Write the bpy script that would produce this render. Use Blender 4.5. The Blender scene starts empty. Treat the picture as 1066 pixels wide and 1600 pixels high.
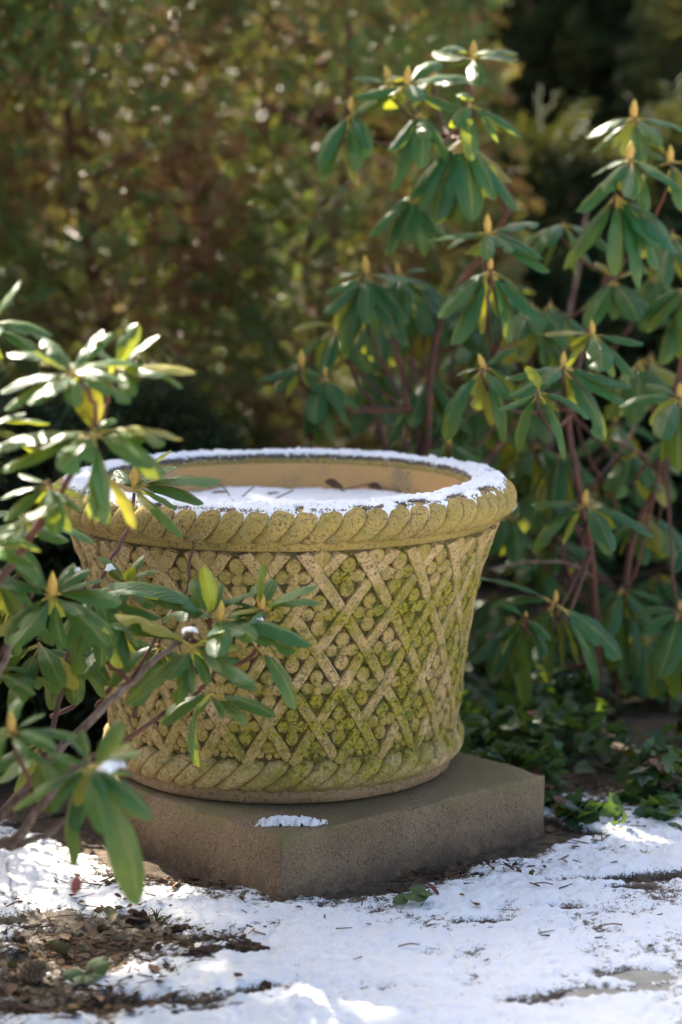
import bpy, bmesh, math, random
import numpy as np
from mathutils import Vector, Matrix, Quaternion

random.seed(7)
RNG = np.random.default_rng(7)
scene = bpy.context.scene
COL = scene.collection
R = math.radians

# ------------------------------------------------------------------ camera
CAM_H = 1.037
FPX = 3556.0                                   # focal length in photo pixels (80 mm, 36 mm tall sensor)
PITCH = math.atan(520.0 / FPX)
cam_d = bpy.data.cameras.new('camera')
cam_d.sensor_fit = 'VERTICAL'; cam_d.sensor_height = 36.0; cam_d.lens = 80.0
cam_d.clip_start = 0.05; cam_d.clip_end = 400
cam_d.dof.use_dof = True
cam_d.dof.focus_distance = 3.32
cam_d.dof.aperture_fstop = 2.5
cam_d.dof.aperture_blades = 0
cam = bpy.data.objects.new('camera', cam_d); COL.objects.link(cam)
cam.location = (0, 0, CAM_H); cam.rotation_euler = (math.pi / 2 - PITCH, 0, 0)
scene.camera = cam

# ------------------------------------------------------------------ sky, sun, exposure
SUN_EL, SUN_AZ = R(38), R(-30)                 # azimuth from +y towards +x: the sun stands behind, to the left
SUN = Vector((math.sin(SUN_AZ) * math.cos(SUN_EL), math.cos(SUN_AZ) * math.cos(SUN_EL), math.sin(SUN_EL)))
world = bpy.data.worlds.new('World'); scene.world = world; world.use_nodes = True
wn = world.node_tree.nodes; wl = world.node_tree.links
sky = wn.new('ShaderNodeTexSky'); sky.sky_type = 'NISHITA'; sky.sun_disc = False
sky.sun_elevation = SUN_EL; sky.sun_rotation = SUN_AZ
sky.air_density = 0.56; sky.dust_density = 4.5; sky.ozone_density = 0.25
wn['Background'].inputs['Strength'].default_value = 0.12
wl.new(sky.outputs[0], wn['Background'].inputs['Color'])
sl = bpy.data.lights.new('sun', 'SUN'); sl.energy = 5.0; sl.angle = R(0.53); sl.color = (1.0, 0.9, 0.76)
so = bpy.data.objects.new('sun', sl); COL.objects.link(so)
so.rotation_euler = SUN.to_track_quat('Z', 'Y').to_euler(); so.location = (-3, 5, 6)
vs = scene.view_settings
vs.view_transform = 'Standard'; vs.look = 'None'; vs.gamma = 1.0; vs.use_curve_mapping = False
vs.exposure = 2.55
scene.render.engine = 'CYCLES'
cy = scene.cycles
cy.use_denoising = True; cy.max_bounces = 7; cy.diffuse_bounces = 4; cy.glossy_bounces = 2
cy.transmission_bounces = 4; cy.transparent_max_bounces = 4; cy.sample_clamp_indirect = 6.0

# ------------------------------------------------------------------ helpers
def at(px, py, Y):
    """world point seen at photo pixel (px, py) standing Y metres in front of the camera position"""
    x = (px - 533.0) / FPX; u = (800.0 - py) / FPX
    d = Vector((x, math.cos(PITCH) + math.sin(PITCH) * u, -math.sin(PITCH) + math.cos(PITCH) * u))
    return Vector((0, 0, CAM_H)) + d * (Y / d.y)
def gnd(px, py, z=0.0):
    x = (px - 533.0) / FPX; u = (800.0 - py) / FPX
    d = Vector((x, math.cos(PITCH) + math.sin(PITCH) * u, -math.sin(PITCH) + math.cos(PITCH) * u))
    return Vector((0, 0, CAM_H)) + d * ((z - CAM_H) / d.z)

def _h(ix, iy, s):
    h = (ix.astype(np.int64) * 374761393 + iy.astype(np.int64) * 668265263 + s * 1442695041) & 0x7fffffff
    h = ((h ^ (h >> 13)) * 1274126177) & 0x7fffffff
    return ((h ^ (h >> 16)) & 0xffff) / 65535.0
def vn(x, y, s=0):
    x = np.asarray(x, float); y = np.asarray(y, float)
    ix = np.floor(x); iy = np.floor(y); fx = x - ix; fy = y - iy
    fx = fx * fx * (3 - 2 * fx); fy = fy * fy * (3 - 2 * fy)
    ix = ix.astype(np.int64); iy = iy.astype(np.int64)
    a = _h(ix, iy, s); b = _h(ix + 1, iy, s); c = _h(ix, iy + 1, s); d = _h(ix + 1, iy + 1, s)
    return (a * (1 - fx) + b * fx) * (1 - fy) + (c * (1 - fx) + d * fx) * fy
def fbm(x, y, s=0, o=4):
    t = 0; a = 0.5; n = 0
    for k in range(o):
        t = t + a * vn(x * 2 ** k, y * 2 ** k, s + k * 17); n += a; a *= 0.5
    return t / n                                 # 0..1
def sstep(a, b, x):
    t = np.clip((x - a) / (b - a), 0, 1); return t * t * (3 - 2 * t)

def mesh_np(name, verts, faces, mats=(), smooth=True, uv=None, midx=None):
    me = bpy.data.meshes.new(name)
    me.from_pydata([tuple(v) for v in verts] if not isinstance(verts, np.ndarray) else verts.tolist(), [],
                   faces if not isinstance(faces, np.ndarray) else faces.tolist())
    for m in mats: me.materials.append(m)
    if smooth: me.polygons.foreach_set('use_smooth', [True] * len(me.polygons))
    if midx is not None: me.polygons.foreach_set('material_index', list(midx))
    if uv is not None:
        l = me.uv_layers.new(name='UVMap')
        vi = np.empty(len(me.loops), int); me.loops.foreach_get('vertex_index', vi)
        l.data.foreach_set('uv', np.asarray(uv, float)[vi].ravel())
    me.update()
    return me
def grid_faces(nu, nv, wrap_u=False):
    """vertex index = i*nv + j"""
    i = np.arange(nu if wrap_u else nu - 1)[:, None]; j = np.arange(nv - 1)[None, :]
    i2 = (i + 1) % nu
    return np.stack([i * nv + j, i2 * nv + j, i2 * nv + j + 1, i * nv + j + 1], -1).reshape(-1, 4)
def link(name, me, parent=None, mat=None):
    o = bpy.data.objects.new(name, me); COL.objects.link(o)
    if parent is not None: o.parent = parent
    if mat is not None:
        if len(o.data.materials) == 0: o.data.materials.append(mat)
    return o
def tag(o, label=None, cat=None, group=None, kind=None):
    if label: o['label'] = label
    if cat: o['category'] = cat
    if group: o['group'] = group
    if kind: o['kind'] = kind
    return o
def thing(name, loc, label, cat, group=None):
    o = bpy.data.objects.new(name, None); COL.objects.link(o); o.location = loc
    o.empty_display_size = 0.05
    return tag(o, label, cat, group)

class MB:
    """collects shapes into one mesh"""
    def __init__(s): s.v = []; s.f = []; s.m = []
    def add(s, v, f, m=0):
        n = len(s.v); s.v += [tuple(p) for p in v]; s.f += [tuple(i + n for i in q) for q in f]; s.m += [m] * len(f)
    def tube(s, pts, rad, seg=6, m=0, cap=True):
        pts = [Vector(p) for p in pts]; n = len(pts)
        if not hasattr(rad, '__len__'): rad = [rad] * n
        up = Vector((0.13, 0.31, 0.94)); vs_ = []
        for i, p in enumerate(pts):
            t = (pts[min(i + 1, n - 1)] - pts[max(i - 1, 0)])
            t = t.normalized() if t.length > 1e-9 else Vector((0, 0, 1))
            a = t.cross(up)
            if a.length < 1e-3: a = t.cross(Vector((1, 0, 0)))
            a.normalize(); b = t.cross(a)
            for k in range(seg):
                q = 2 * math.pi * k / seg
                vs_.append(p + (a * math.cos(q) + b * math.sin(q)) * rad[i])
        f = []
        for i in range(n - 1):
            for k in range(seg):
                f.append((i * seg + k, i * seg + (k + 1) % seg, (i + 1) * seg + (k + 1) % seg, (i + 1) * seg + k))
        if cap:
            f.append(tuple(range(seg))[::-1]); f.append(tuple((n - 1) * seg + k for k in range(seg)))
        s.add(vs_, f, m)
    def build(s, name, mats, parent=None, smooth=True, inv=None):
        me = mesh_np(name, s.v, s.f, mats if isinstance(mats, (list, tuple)) else [mats], smooth, midx=s.m)
        o = link(name, me, parent)
        if inv is not None: o.matrix_parent_inverse = inv
        return o
def smooth_path(pts, n=8, wob=0.0):
    """Catmull-Rom through points"""
    P = [Vector(p) for p in pts]
    P = [P[0] * 2 - P[1]] + P + [P[-1] * 2 - P[-2]]
    out = []
    for i in range(1, len(P) - 2):
        for k in range(n):
            t = k / n
            a, b, c, d = P[i - 1], P[i], P[i + 1], P[i + 2]
            q = 0.5 * ((2 * b) + (c - a) * t + (2 * a - 5 * b + 4 * c - d) * t * t + (3 * b - 3 * c + d - a) * t ** 3)
            if wob: q = q + Vector((random.uniform(-wob, wob), random.uniform(-wob, wob), random.uniform(-wob, wob)))
            out.append(q)
    out.append(P[-2]); return out

# ------------------------------------------------------------------ materials
class NT:
    def __init__(s, name):
        s.mat = bpy.data.materials.new(name); s.mat.use_nodes = True
        s.n = s.mat.node_tree.nodes; s.l = s.mat.node_tree.links
        s.p = s.n['Principled BSDF']; s.out = s.n['Material Output']
        s.p.inputs['Specular IOR Level'].default_value = 0.3
    def new(s, t, **k):
        o = s.n.new(t)
        for a, b in k.items(): setattr(o, a, b)
        return o
    def set(s, node, **k):
        for a, b in k.items():
            if a in node.inputs: node.inputs[a].default_value = b
        return node
    def pos(s): return s.new('ShaderNodeNewGeometry').outputs['Position']
    def obj(s): return s.new('ShaderNodeTexCoord').outputs['Object']
    def noise(s, co, scale, detail=4, rough=0.55, dist=0.0):
        o = s.new('ShaderNodeTexNoise'); s.l.new(co, o.inputs['Vector'])
        o.inputs['Scale'].default_value = scale; o.inputs['Detail'].default_value = detail
        o.inputs['Roughness'].default_value = rough; o.inputs['Distortion'].default_value = dist
        return o.outputs['Fac']
    def ramp(s, fac, stops, mode='LINEAR'):
        o = s.new('ShaderNodeValToRGB'); s.l.new(fac, o.inputs['Fac']); e = o.color_ramp
        e.interpolation = mode
        while len(e.elements) < len(stops): e.elements.new(0.5)
        for el, (p, c) in zip(e.elements, stops):
            el.position = p; el.color = (c[0], c[1], c[2], 1) if hasattr(c, '__len__') else (c, c, c, 1)
        return o.outputs['Color']
    def mix(s, fac, a, b, mode='MIX'):
        o = s.new('ShaderNodeMix'); o.data_type = 'RGBA'; o.blend_type = mode
        for i, v in ((0, fac), (6, a), (7, b)):
            if isinstance(v, (int, float)): o.inputs[i].default_value = v
            elif isinstance(v, tuple): o.inputs[i].default_value = (*v, 1)
            else: s.l.new(v, o.inputs[i])
        return o.outputs[2]
    def math(s, op, a, b=None, clamp=False):
        o = s.new('ShaderNodeMath'); o.operation = op; o.use_clamp = clamp
        for i, v in ((0, a), (1, b)):
            if v is None: continue
            if isinstance(v, (int, float)): o.inputs[i].default_value = v
            else: s.l.new(v, o.inputs[i])
        return o.outputs[0]
    def xyz(s, co):
        o = s.new('ShaderNodeSeparateXYZ'); s.l.new(co, o.inputs[0]); return o.outputs
    def map(s, v, a, b, c=0.0, d=1.0):
        o = s.new('ShaderNodeMapRange'); s.l.new(v, o.inputs[0])
        for i, q in enumerate((a, b, c, d)): o.inputs[i + 1].default_value = q
        o.interpolation_type = 'SMOOTHSTEP'
        return o.outputs[0]
    def bump(s, h, strength=0.5, dist=0.002, prev=None):
        o = s.new('ShaderNodeBump'); s.l.new(h, o.inputs['Height'])
        o.inputs['Strength'].default_value = strength; o.inputs['Distance'].default_value = dist
        if prev is not None: s.l.new(prev, o.inputs['Normal'])
        return o.outputs['Normal']
    def base(s, c):
        if isinstance(c, tuple): s.p.inputs['Base Color'].default_value = (*c, 1)
        else: s.l.new(c, s.p.inputs['Base Color'])
    def rough(s, r):
        if isinstance(r, (int, float)): s.p.inputs['Roughness'].default_value = r
        else: s.l.new(r, s.p.inputs['Roughness'])
    def normal(s, n): s.l.new(n, s.p.inputs['Normal'])

def stone_mat(name, tan, tan2, moss_amt, z_lo, z_hi, orange=0.0):
    t = NT(name); co = t.pos()
    z = t.xyz(co)[2]; x = t.xyz(co)[0]
    n1 = t.noise(co, 9, 4, 0.6); n2 = t.noise(co, 210, 4, 0.7); n3 = t.noise(co, 45, 5, 0.7)
    n4 = t.noise(co, 560, 2, 0.5)
    c = t.mix(t.map(n1, 0.35, 0.65), tan, tan2)
    # pale lime bloom and purple-brown weathered specks
    c = t.mix(t.map(n3, 0.54, 0.68, 0, 0.5), c, (0.46, 0.37, 0.22))
    c = t.mix(t.map(n2, 0.50, 0.60, 0, 0.85), c, (0.115, 0.068, 0.042))
    # moss and algae
    band = t.math('MULTIPLY', t.map(z, z_lo, z_lo + 0.10), t.map(z, z_hi, z_hi - 0.17))
    mx = t.map(x, -0.34, 0.0, 0.35, 1.0)
    m = t.math('MULTIPLY', t.math('MULTIPLY', band, mx), t.map(t.noise(co, 16, 5, 0.7), 0.36, 0.60))
    m = t.math('MULTIPLY', m, t.map(t.noise(co, 150, 4, 0.7), 0.40, 0.56, 0.40, 1.0))
    m = t.math('MULTIPLY', m, moss_amt * 1.4, True)
    mossc = t.mix(t.map(n2, 0.42, 0.58), (0.085, 0.082, 0.004), (0.31, 0.255, 0.015))
    c = t.mix(m, c, mossc)
    m2 = t.math('MULTIPLY', t.math('MULTIPLY', band, t.map(n3, 0.5, 0.66)), moss_amt * 0.8, True)
    c = t.mix(m2, c, (0.075, 0.095, 0.010))
    if orange:
        c = t.mix(t.map(t.noise(co, 11, 3, 0.5), 0.30, 0.52, 0, orange), c, (0.60, 0.34, 0.12))
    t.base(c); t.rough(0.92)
    b = t.bump(n2, 0.8, 0.003); b = t.bump(n4, 0.6, 0.0012, b); b = t.bump(n3, 0.45, 0.004, b)
    t.normal(b)
    return t.mat
M = {}
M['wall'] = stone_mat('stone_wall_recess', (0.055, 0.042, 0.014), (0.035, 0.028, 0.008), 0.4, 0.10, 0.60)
M['strip'] = stone_mat('stone_lattice', (0.52, 0.36, 0.17), (0.42, 0.29, 0.115), 0.85, 0.10, 0.54)
M['rosette'] = stone_mat('stone_rosette', (0.47, 0.325, 0.13), (0.37, 0.26, 0.085), 0.95, 0.10, 0.58)
M['rim'] = stone_mat('stone_rim', (0.41, 0.285, 0.085), (0.29, 0.21, 0.06), 0.3, 0.42, 0.85)
M['rope'] = stone_mat('stone_base_rope', (0.50, 0.355, 0.165), (0.41, 0.295, 0.12), 0.75, 0.06, 0.36)
M['foot'] = stone_mat('stone_foot', (0.32, 0.21, 0.11), (0.27, 0.18, 0.09), 0.15, 0.0, 0.3)
M['inner'] = stone_mat('stone_inner', (0.42, 0.33, 0.20), (0.38, 0.27, 0.13), 0.1, 0.4, 0.8, orange=0.95)

def plinth_mat():
    t = NT('plinth_stone'); co = t.pos(); z = t.xyz(co)[2]; x = t.xyz(co)[0]
    n1 = t.noise(co, 6, 4, 0.6); n2 = t.noise(co, 260, 3, 0.6); n3 = t.noise(co, 60, 4, 0.65); n4 = t.noise(co, 700, 2, 0.5)
    c = t.mix(t.map(n1, 0.35, 0.65), (0.225, 0.148, 0.075), (0.17, 0.108, 0.052))
    c = t.mix(t.map(n3, 0.4, 0.7, 0, 0.5), c, (0.20, 0.148, 0.092))
    c = t.mix(t.map(n2, 0.53, 0.64, 0, 0.85), c, (0.075, 0.05, 0.032))
    c = t.mix(t.map(n4, 0.60, 0.68, 0, 0.8), c, (0.50, 0.42, 0.32))
    mo = t.math('MULTIPLY', t.map(z, 0.066, 0.096), t.map(t.noise(co, 14, 5, 0.7), 0.40, 0.62, 0.0, 0.6))
    c = t.mix(mo, c, (0.17, 0.16, 0.055))
    c = t.mix(t.map(t.noise(co, 3.5, 3, 0.6), 0.42, 0.62, 0, 0.55), c, t.mix(1.0, c, (0.55, 0.5, 0.45), 'MULTIPLY'))
    dirt = t.math('MULTIPLY', t.map(z, 0.045, 0.0), t.map(n3, 0.35, 0.6, .2, 1.0))
    c = t.mix(t.math('MULTIPLY', dirt, .7), c, (0.07, 0.045, 0.028))
    t.base(c); t.rough(0.95)
    b = t.bump(n2, 0.5, 0.002); b = t.bump(n4, 0.45, 0.001, b); b = t.bump(n3, 0.4, 0.004, b); t.normal(b)
    return t.mat
M['plinth'] = plinth_mat()

def snow_mat():
    t = NT('snow'); co = t.pos()
    a = t.new('ShaderNodeAttribute'); a.attribute_name = 'thin'
    n1 = t.noise(co, 420, 3, 0.7); n2 = t.noise(co, 1100, 2, 0.6); n3 = t.noise(co, 110, 4, 0.6)
    nn = t.math('ADD', t.math('MULTIPLY', n1, 0.6), t.math('MULTIPLY', n3, 0.5))
    speck = t.map(t.math('SUBTRACT', t.math('ADD', nn, t.math('MULTIPLY', a.outputs['Fac'], 0.42)), 0.0), 0.74, 0.80)
    soil = t.mix(t.map(n3, 0.4, 0.6), (0.06, 0.042, 0.026), (0.13, 0.10, 0.06))
    c = t.mix(speck, (0.88, 0.885, 0.86), soil)
    t.base(c); t.rough(0.6)
    t.p.inputs['Specular IOR Level'].default_value = 0.25
    b = t.bump(n1, 0.8, 0.0034); b = t.bump(n2, 0.7, 0.0016, b); b = t.bump(n3, 0.5, 0.006, b); t.normal(b)
    return t.mat
M['snow'] = snow_mat()

def soil_mat():
    t = NT('soil'); co = t.pos()
    n1 = t.noise(co, 40, 5, 0.65); n2 = t.noise(co, 260, 4, 0.65)
    c = t.ramp(n1, [(0.3, (0.03, 0.02, 0.012)), (0.5, (0.075, 0.052, 0.03)), (0.7, (0.14, 0.098, 0.055))])
    c = t.mix(t.map(n2, 0.55, 0.68, 0, 0.7), c, (0.26, 0.20, 0.14))
    t.base(c); t.rough(0.95)
    b = t.bump(n2, 0.8, 0.004); b = t.bump(n1, 0.6, 0.01, b); t.normal(b)
    return t.mat
M['soil'] = soil_mat()

def simple(name, c1, c2, scale=30, rough=0.8, bump=0.4, dist=0.002, spec=0.3):
    t = NT(name); co = t.obj(); n = t.noise(co, scale, 4, 0.65)
    t.base(t.mix(t.map(n, 0.35, 0.65), c1, c2)); t.rough(rough); t.normal(t.bump(n, bump, dist))
    t.p.inputs['Specular IOR Level'].default_value = spec
    return t.mat
def leaf_mat(name, top1, top2, under, vein, trans, rough=0.36, tw=0.28):
    t = NT(name)
    uv = t.new('ShaderNodeUVMap').outputs[0]; u, v, _ = t.xyz(uv)
    oi = t.new('ShaderNodeObjectInfo').outputs['Random']
    co = t.obj()
    n = t.noise(co, 9, 3, 0.6)
    top = t.mix(oi, top1, top2)
    top = t.mix(t.map(n, 0.4, 0.7, 0, 0.35), top, tuple(c * 0.65 for c in top1))
    # a few brown chewed blemishes, midrib
    d = t.math('ABSOLUTE', t.math('SUBTRACT', u, 0.5))
    mid = t.map(d, 0.055, 0.01)
    top = t.mix(t.math('MULTIPLY', mid, 0.75), top, vein)
    blem = t.math('MULTIPLY', t.map(t.noise(co, 7, 3, 0.7), 0.68, 0.72), t.map(oi, 0.5, 0.8))
    top = t.mix(t.math('MULTIPLY', blem, 0.8), top, (0.16, 0.10, 0.04))
    geo = t.new('ShaderNodeNewGeometry')
    col = t.mix(geo.outputs['Backfacing'], top, under)
    t.base(col)
    t.rough(t.math('ADD', rough, t.math('MULTIPLY', geo.outputs['Backfacing'], 0.3)))
    t.p.inputs['Specular IOR Level'].default_value = 0.28
    # side veins: fine relief
    w = t.math('SINE', t.math('ADD', t.math('MULTIPLY', v, 75.0), t.math('MULTIPLY', d, -42.0)))
    b = t.bump(w, 0.22, 0.012); b = t.bump(mid, 0.5, -0.02, b); t.normal(b)
    tr = t.new('ShaderNodeBsdfTranslucent')
    t.l.new(t.mix(oi, trans, tuple(c * 0.8 for c in trans)), tr.inputs['Color'])
    mx = t.new('ShaderNodeMixShader'); mx.inputs[0].default_value = tw
    t.l.new(t.p.outputs[0], mx.inputs[1]); t.l.new(tr.outputs[0], mx.inputs[2])
    t.l.new(mx.outputs[0], t.out.inputs['Surface'])
    return t.mat
M['leaf'] = leaf_mat('rhododendron_leaf', (0.009, 0.076, 0.025), (0.028, 0.108, 0.022), (0.17, 0.20, 0.06),
                     (0.26, 0.27, 0.07), (0.36, 0.38, 0.02), tw=.32)
M['leaf_yellow'] = leaf_mat('rhododendron_leaf_yellowed_backlit', (0.20, 0.19, 0.025), (0.15, 0.16, 0.025), (0.26, 0.24, 0.05),  # yellowing leaves, plus the yellow of leaves lit from behind, put into the colour
                     (0.34, 0.27, 0.06), (0.45, 0.40, 0.02), tw=0.35)
M['petiole'] = simple('petiole', (0.34, 0.24, 0.04), (0.28, 0.22, 0.05), 20, 0.5)
M['bud'] = simple('flower_bud', (0.50, 0.34, 0.04), (0.40, 0.34, 0.05), 14, 0.5)
M['bud_scale'] = simple('flower_bud_scale', (0.40, 0.17, 0.05), (0.46, 0.33, 0.07), 25, 0.5)
M['stem'] = simple('rhododendron_bark', (0.12, 0.040, 0.024), (0.065, 0.036, 0.026), 28, 0.7, 0.5, 0.003)
M['old_stem'] = simple('rhododendron_old_bark', (0.085, 0.048, 0.03), (0.17, 0.125, 0.095), 45, 0.9, 0.8, 0.004)
M['bark'] = simple('cedar_bark', (0.09, 0.05, 0.03), (0.15, 0.085, 0.05), 22, 0.9, 0.7, 0.01)

def island_mat(name, stops, rough=0.55, tw=0.25, tcol=(0.3, 0.3, 0.04), spec=0.4, rust=None):
    t = NT(name); g = t.new('ShaderNodeNewGeometry')
    c = t.ramp(g.outputs['Random Per Island'], stops, 'CONSTANT')
    n = t.noise(g.outputs['Position'], 3.0, 3, 0.6)
    c = t.mix(t.map(n, 0.35, 0.65, 0, 0.45), c, t.mix(1.0, c, (1.15, 0.9, 0.55), 'MULTIPLY'))
    if rust:
        c = t.mix(t.map(t.noise(g.outputs['Position'], 2.2, 4, .65), .47, .60, 0, .85), c, rust)
    t.base(c); t.rough(rough); t.p.inputs['Specular IOR Level'].default_value = spec
    tr = t.new('ShaderNodeBsdfTranslucent'); t.l.new(t.mix(0.6, c, tcol), tr.inputs['Color'])
    mx = t.new('ShaderNodeMixShader'); mx.inputs[0].default_value = tw
    t.l.new(t.p.outputs[0], mx.inputs[1]); t.l.new(tr.outputs[0], mx.inputs[2]); t.l.new(mx.outputs[0], t.out.inputs['Surface'])
    return t.mat
M['cedar'] = island_mat('cedar_foliage', [(0, (0.07, 0.14, 0.03)), (0.36, (0.105, 0.155, 0.03)), (0.60, (0.045, 0.115, 0.034)),
                        (0.78, (0.14, 0.115, 0.035)), (0.89, (0.22, 0.075, 0.04))], rough=.5, tw=.30, tcol=(.15, .19, .025), spec=.4, rust=(.19, .062, .030))
M['dark_conifer'] = island_mat('yew_foliage', [(0, (0.014, 0.030, 0.014)), (0.35, (0.020, 0.040, 0.016)), (0.7, (0.028, 0.038, 0.013)), (0.9, (0.045, 0.034, 0.015))], rough=.75, tw=0.08, spec=.15)
M['brown_leaf'] = island_mat('beech_dead_foliage', [(0, (0.13, 0.085, 0.038)), (0.4, (0.09, 0.075, 0.03)), (0.75, (0.17, 0.11, 0.05))], tw=0.25, tcol=(0.35, 0.2, 0.06))
M['ivy'] = island_mat('ivy_foliage', [(0, (0.022, 0.055, 0.022)), (0.4, (0.035, 0.08, 0.022)), (0.8, (0.06, 0.11, 0.025)), (0.93, (0.16, 0.07, 0.03))], rough=0.4, tcol=(0.25, 0.4, 0.02))
M['litter'] = island_mat('leaf_litter', [(0, (0.045, 0.027, 0.016)), (0.35, (0.075, 0.045, 0.024)), (0.6, (0.035, 0.025, 0.018)), (0.85, (0.13, 0.075, 0.036)), (0.95, (0.06, 0.065, 0.028))], tw=0.05, rough=0.85, spec=0.15)
M['dead'] = simple('dead_leaf', (0.065, 0.034, 0.02), (0.14, 0.066, 0.032), 30, 0.75)
M['dead_olive'] = simple('dead_olive_leaf', (0.13, 0.12, 0.045), (0.19, 0.155, 0.06), 25, 0.7)
M['dead_red'] = simple('dead_red_leaf', (0.24, 0.06, 0.05), (0.17, 0.05, 0.04), 25, 0.7)
M['twig'] = simple('twig_bark', (0.12, 0.06, 0.045), (0.20, 0.12, 0.08), 60, 0.85)
M['cone'] = simple('cone_scale', (0.10, 0.062, 0.036), (0.24, 0.16, 0.09), 90, 0.8)
M['flag'] = simple('flagstone', (0.22, 0.215, 0.17), (0.30, 0.285, 0.23), 16, 0.85, 0.6, 0.004)
M['moss'] = simple('moss', (0.10, 0.085, 0.03), (0.16, 0.125, 0.05), 120, 0.95, 0.9, 0.006)
M['grass'] = simple('grass_blade', (0.06, 0.10, 0.03), (0.16, 0.13, 0.05), 20, 0.6)
M['clod'] = simple('soil_clod', (0.025, 0.016, 0.010), (0.075, 0.042, 0.02), 120, 0.95, 0.9, 0.005)
M['green_sprig'] = leaf_mat('sprig_leaf', (0.018, 0.06, 0.022), (0.025, 0.07, 0.025), (0.09, 0.13, 0.05), (0.06, 0.11, 0.04), (0.12, 0.2, 0.02), rough=0.3)

# ================================================================== GROUND, SNOW, PATH
PC = Vector((-0.0930, 3.62, 0.0))              # planter axis
PL_TOP = 0.098
cornF = gnd(441, 1412); cornR = gnd(855, 1302)
e1 = (cornR - cornF); side = e1.length; e1.normalize(); e2 = Vector((-e1.y, e1.x, 0))

def axis(lo, hi, step, out_lo, out_hi, grow=1.16):
    a = list(np.arange(lo, hi + step * .5, step)); s = step; x = a[-1]
    while x < out_hi: s *= grow; x += s; a.append(x)
    s = step; x = a[0]; b = []
    while x > out_lo: s *= grow; x -= s; b.append(x)
    return np.array(b[::-1] + a)
GX = axis(-0.62, 0.85, 0.0042, -45, 45); GY = axis(2.62, 4.5, 0.0048, -30, 60)
gx, gy = np.meshgrid(GX, GY, indexing='ij')
def gauss(px, py, rx, ry, rot=0.0):
    c = gnd(px, py); dx = gx - c.x; dy = gy - c.y
    cr, sr = math.cos(rot), math.sin(rot)
    a = (dx * cr + dy * sr) / rx; b = (-dx * sr + dy * cr) / ry
    return np.exp(-(a * a + b * b))
soil_z = 0.006 * (fbm(gx * 9, gy * 9, 3) - 0.5) + 0.005 * (fbm(gx * 60, gy * 60, 5, 3) - 0.5) - 0.004
# distance from the plinth's two visible faces
pu = (gx - cornF.x) * e1.x + (gy - cornF.y) * e1.y
pv = (gx - cornF.x) * e2.x + (gy - cornF.y) * e2.y
dR = np.where((pu > -0.03) & (pu < side + .05), -pv, 9.0)             # in front of the right-hand face
dL = np.where((pv > 0.02) & (pv < side + .05), -pu, 9.0)              # in front of the left-hand face
bare = 1.05 * sstep(0.085, 0.01, np.abs(dR)) * sstep(0.05, 0.25, pu) * (dR < 8)
bare += 1.25 * sstep(0.10, 0.015, np.abs(dL)) * sstep(0.10, 0.24, pv) * (dL < 8)
lit = np.zeros_like(gx)
for (px, py, rx, ry, a, rot) in [(60, 1490, .10, .11, 1.0, 0), (200, 1470, .09, .08, .95, 0), (20, 1570, .10, .09, 1.05, 0), (180, 1575, .12, .028, 1.0, 0.12),
                                 (90, 1440, .12, .03, .5, 0), (330, 1475, .05, .02, .7, 0), (400, 1555, .05, .014, .75, 0.5),
                                 (330, 1585, .05, .012, .7, 0.4), (1010, 1376, .10, .013, 1.15, 0.18), (985, 1392, .035, .008, .8, 0.1), (750, 1448, .035, .010, .7, 0.1),
                                 (880, 1425, .03, .01, .55, 0), (900, 1562, .07, .018, 1.1, 0.3), (1000, 1530, .045, .02, 1.1, 0), (840, 1578, .04, .01, .9, -.4), (590, 1555, .03, .012, .55, 0),
                                 (170, 1370, .06, .05, .6, 0), (560, 1400, .1, .012, .5, 0.1)]:
    lit += (.56 if px < 300 else .72) * a * gauss(px, py, rx, ry, rot)
under = 0.95 * sstep(3.66, 3.9, gy - 0.10 * np.clip(gx, 0, 2) + 0.0) * sstep(0.20, 0.42, gx) * sstep(7.0, 5.5, gy)
under += 0.8 * sstep(3.5, 3.75, gy) * sstep(-0.1, -0.3, gx) * sstep(6.2, 5.2, gy) * 0.8
big = fbm(gx * 3.2, gy * 3.2, 11, 3); mid_ = fbm(gx * 17, gy * 17, 23, 4); fine = fbm(gx * 75, gy * 75, 31, 3); gr = fbm(gx * 190, gy * 190, 41, 2)
near = sstep(.16, .0, np.minimum(np.minimum(np.abs(dR), np.abs(dL)), np.hypot(pu, pv)))
thick = 0.0115 - 0.009 * near + 0.014 * (big - 0.5) + 0.017 * (mid_ - 0.5) + 0.008 * (fine - 0.5) + 0.0065 * (gr - .5)
bareness = np.clip(bare + lit + under, 0, 1.35) * (0.55 + 0.9 * fbm(gx * 26, gy * 26, 53, 4))
thick = thick - 0.030 * bareness
snow_z = soil_z * 0.3 + np.where(thick > 0, thick, thick * 1.3) + 0.001
inside = (pu > 0.01) & (pu < side - .01) & (pv > .01) & (pv < side - .01)
snow_z = np.where(inside, -0.03, snow_z)
thin = np.clip(1.0 - thick / 0.0145, 0, 1.6) * sstep(14, 7, gy)
nx, ny = gx.shape
F = grid_faces(nx, ny)
me = mesh_np('ground', np.stack([gx, gy, soil_z], -1).reshape(-1, 3), F, [M['soil']])
tag(link('ground', me), kind='structure')
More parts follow.
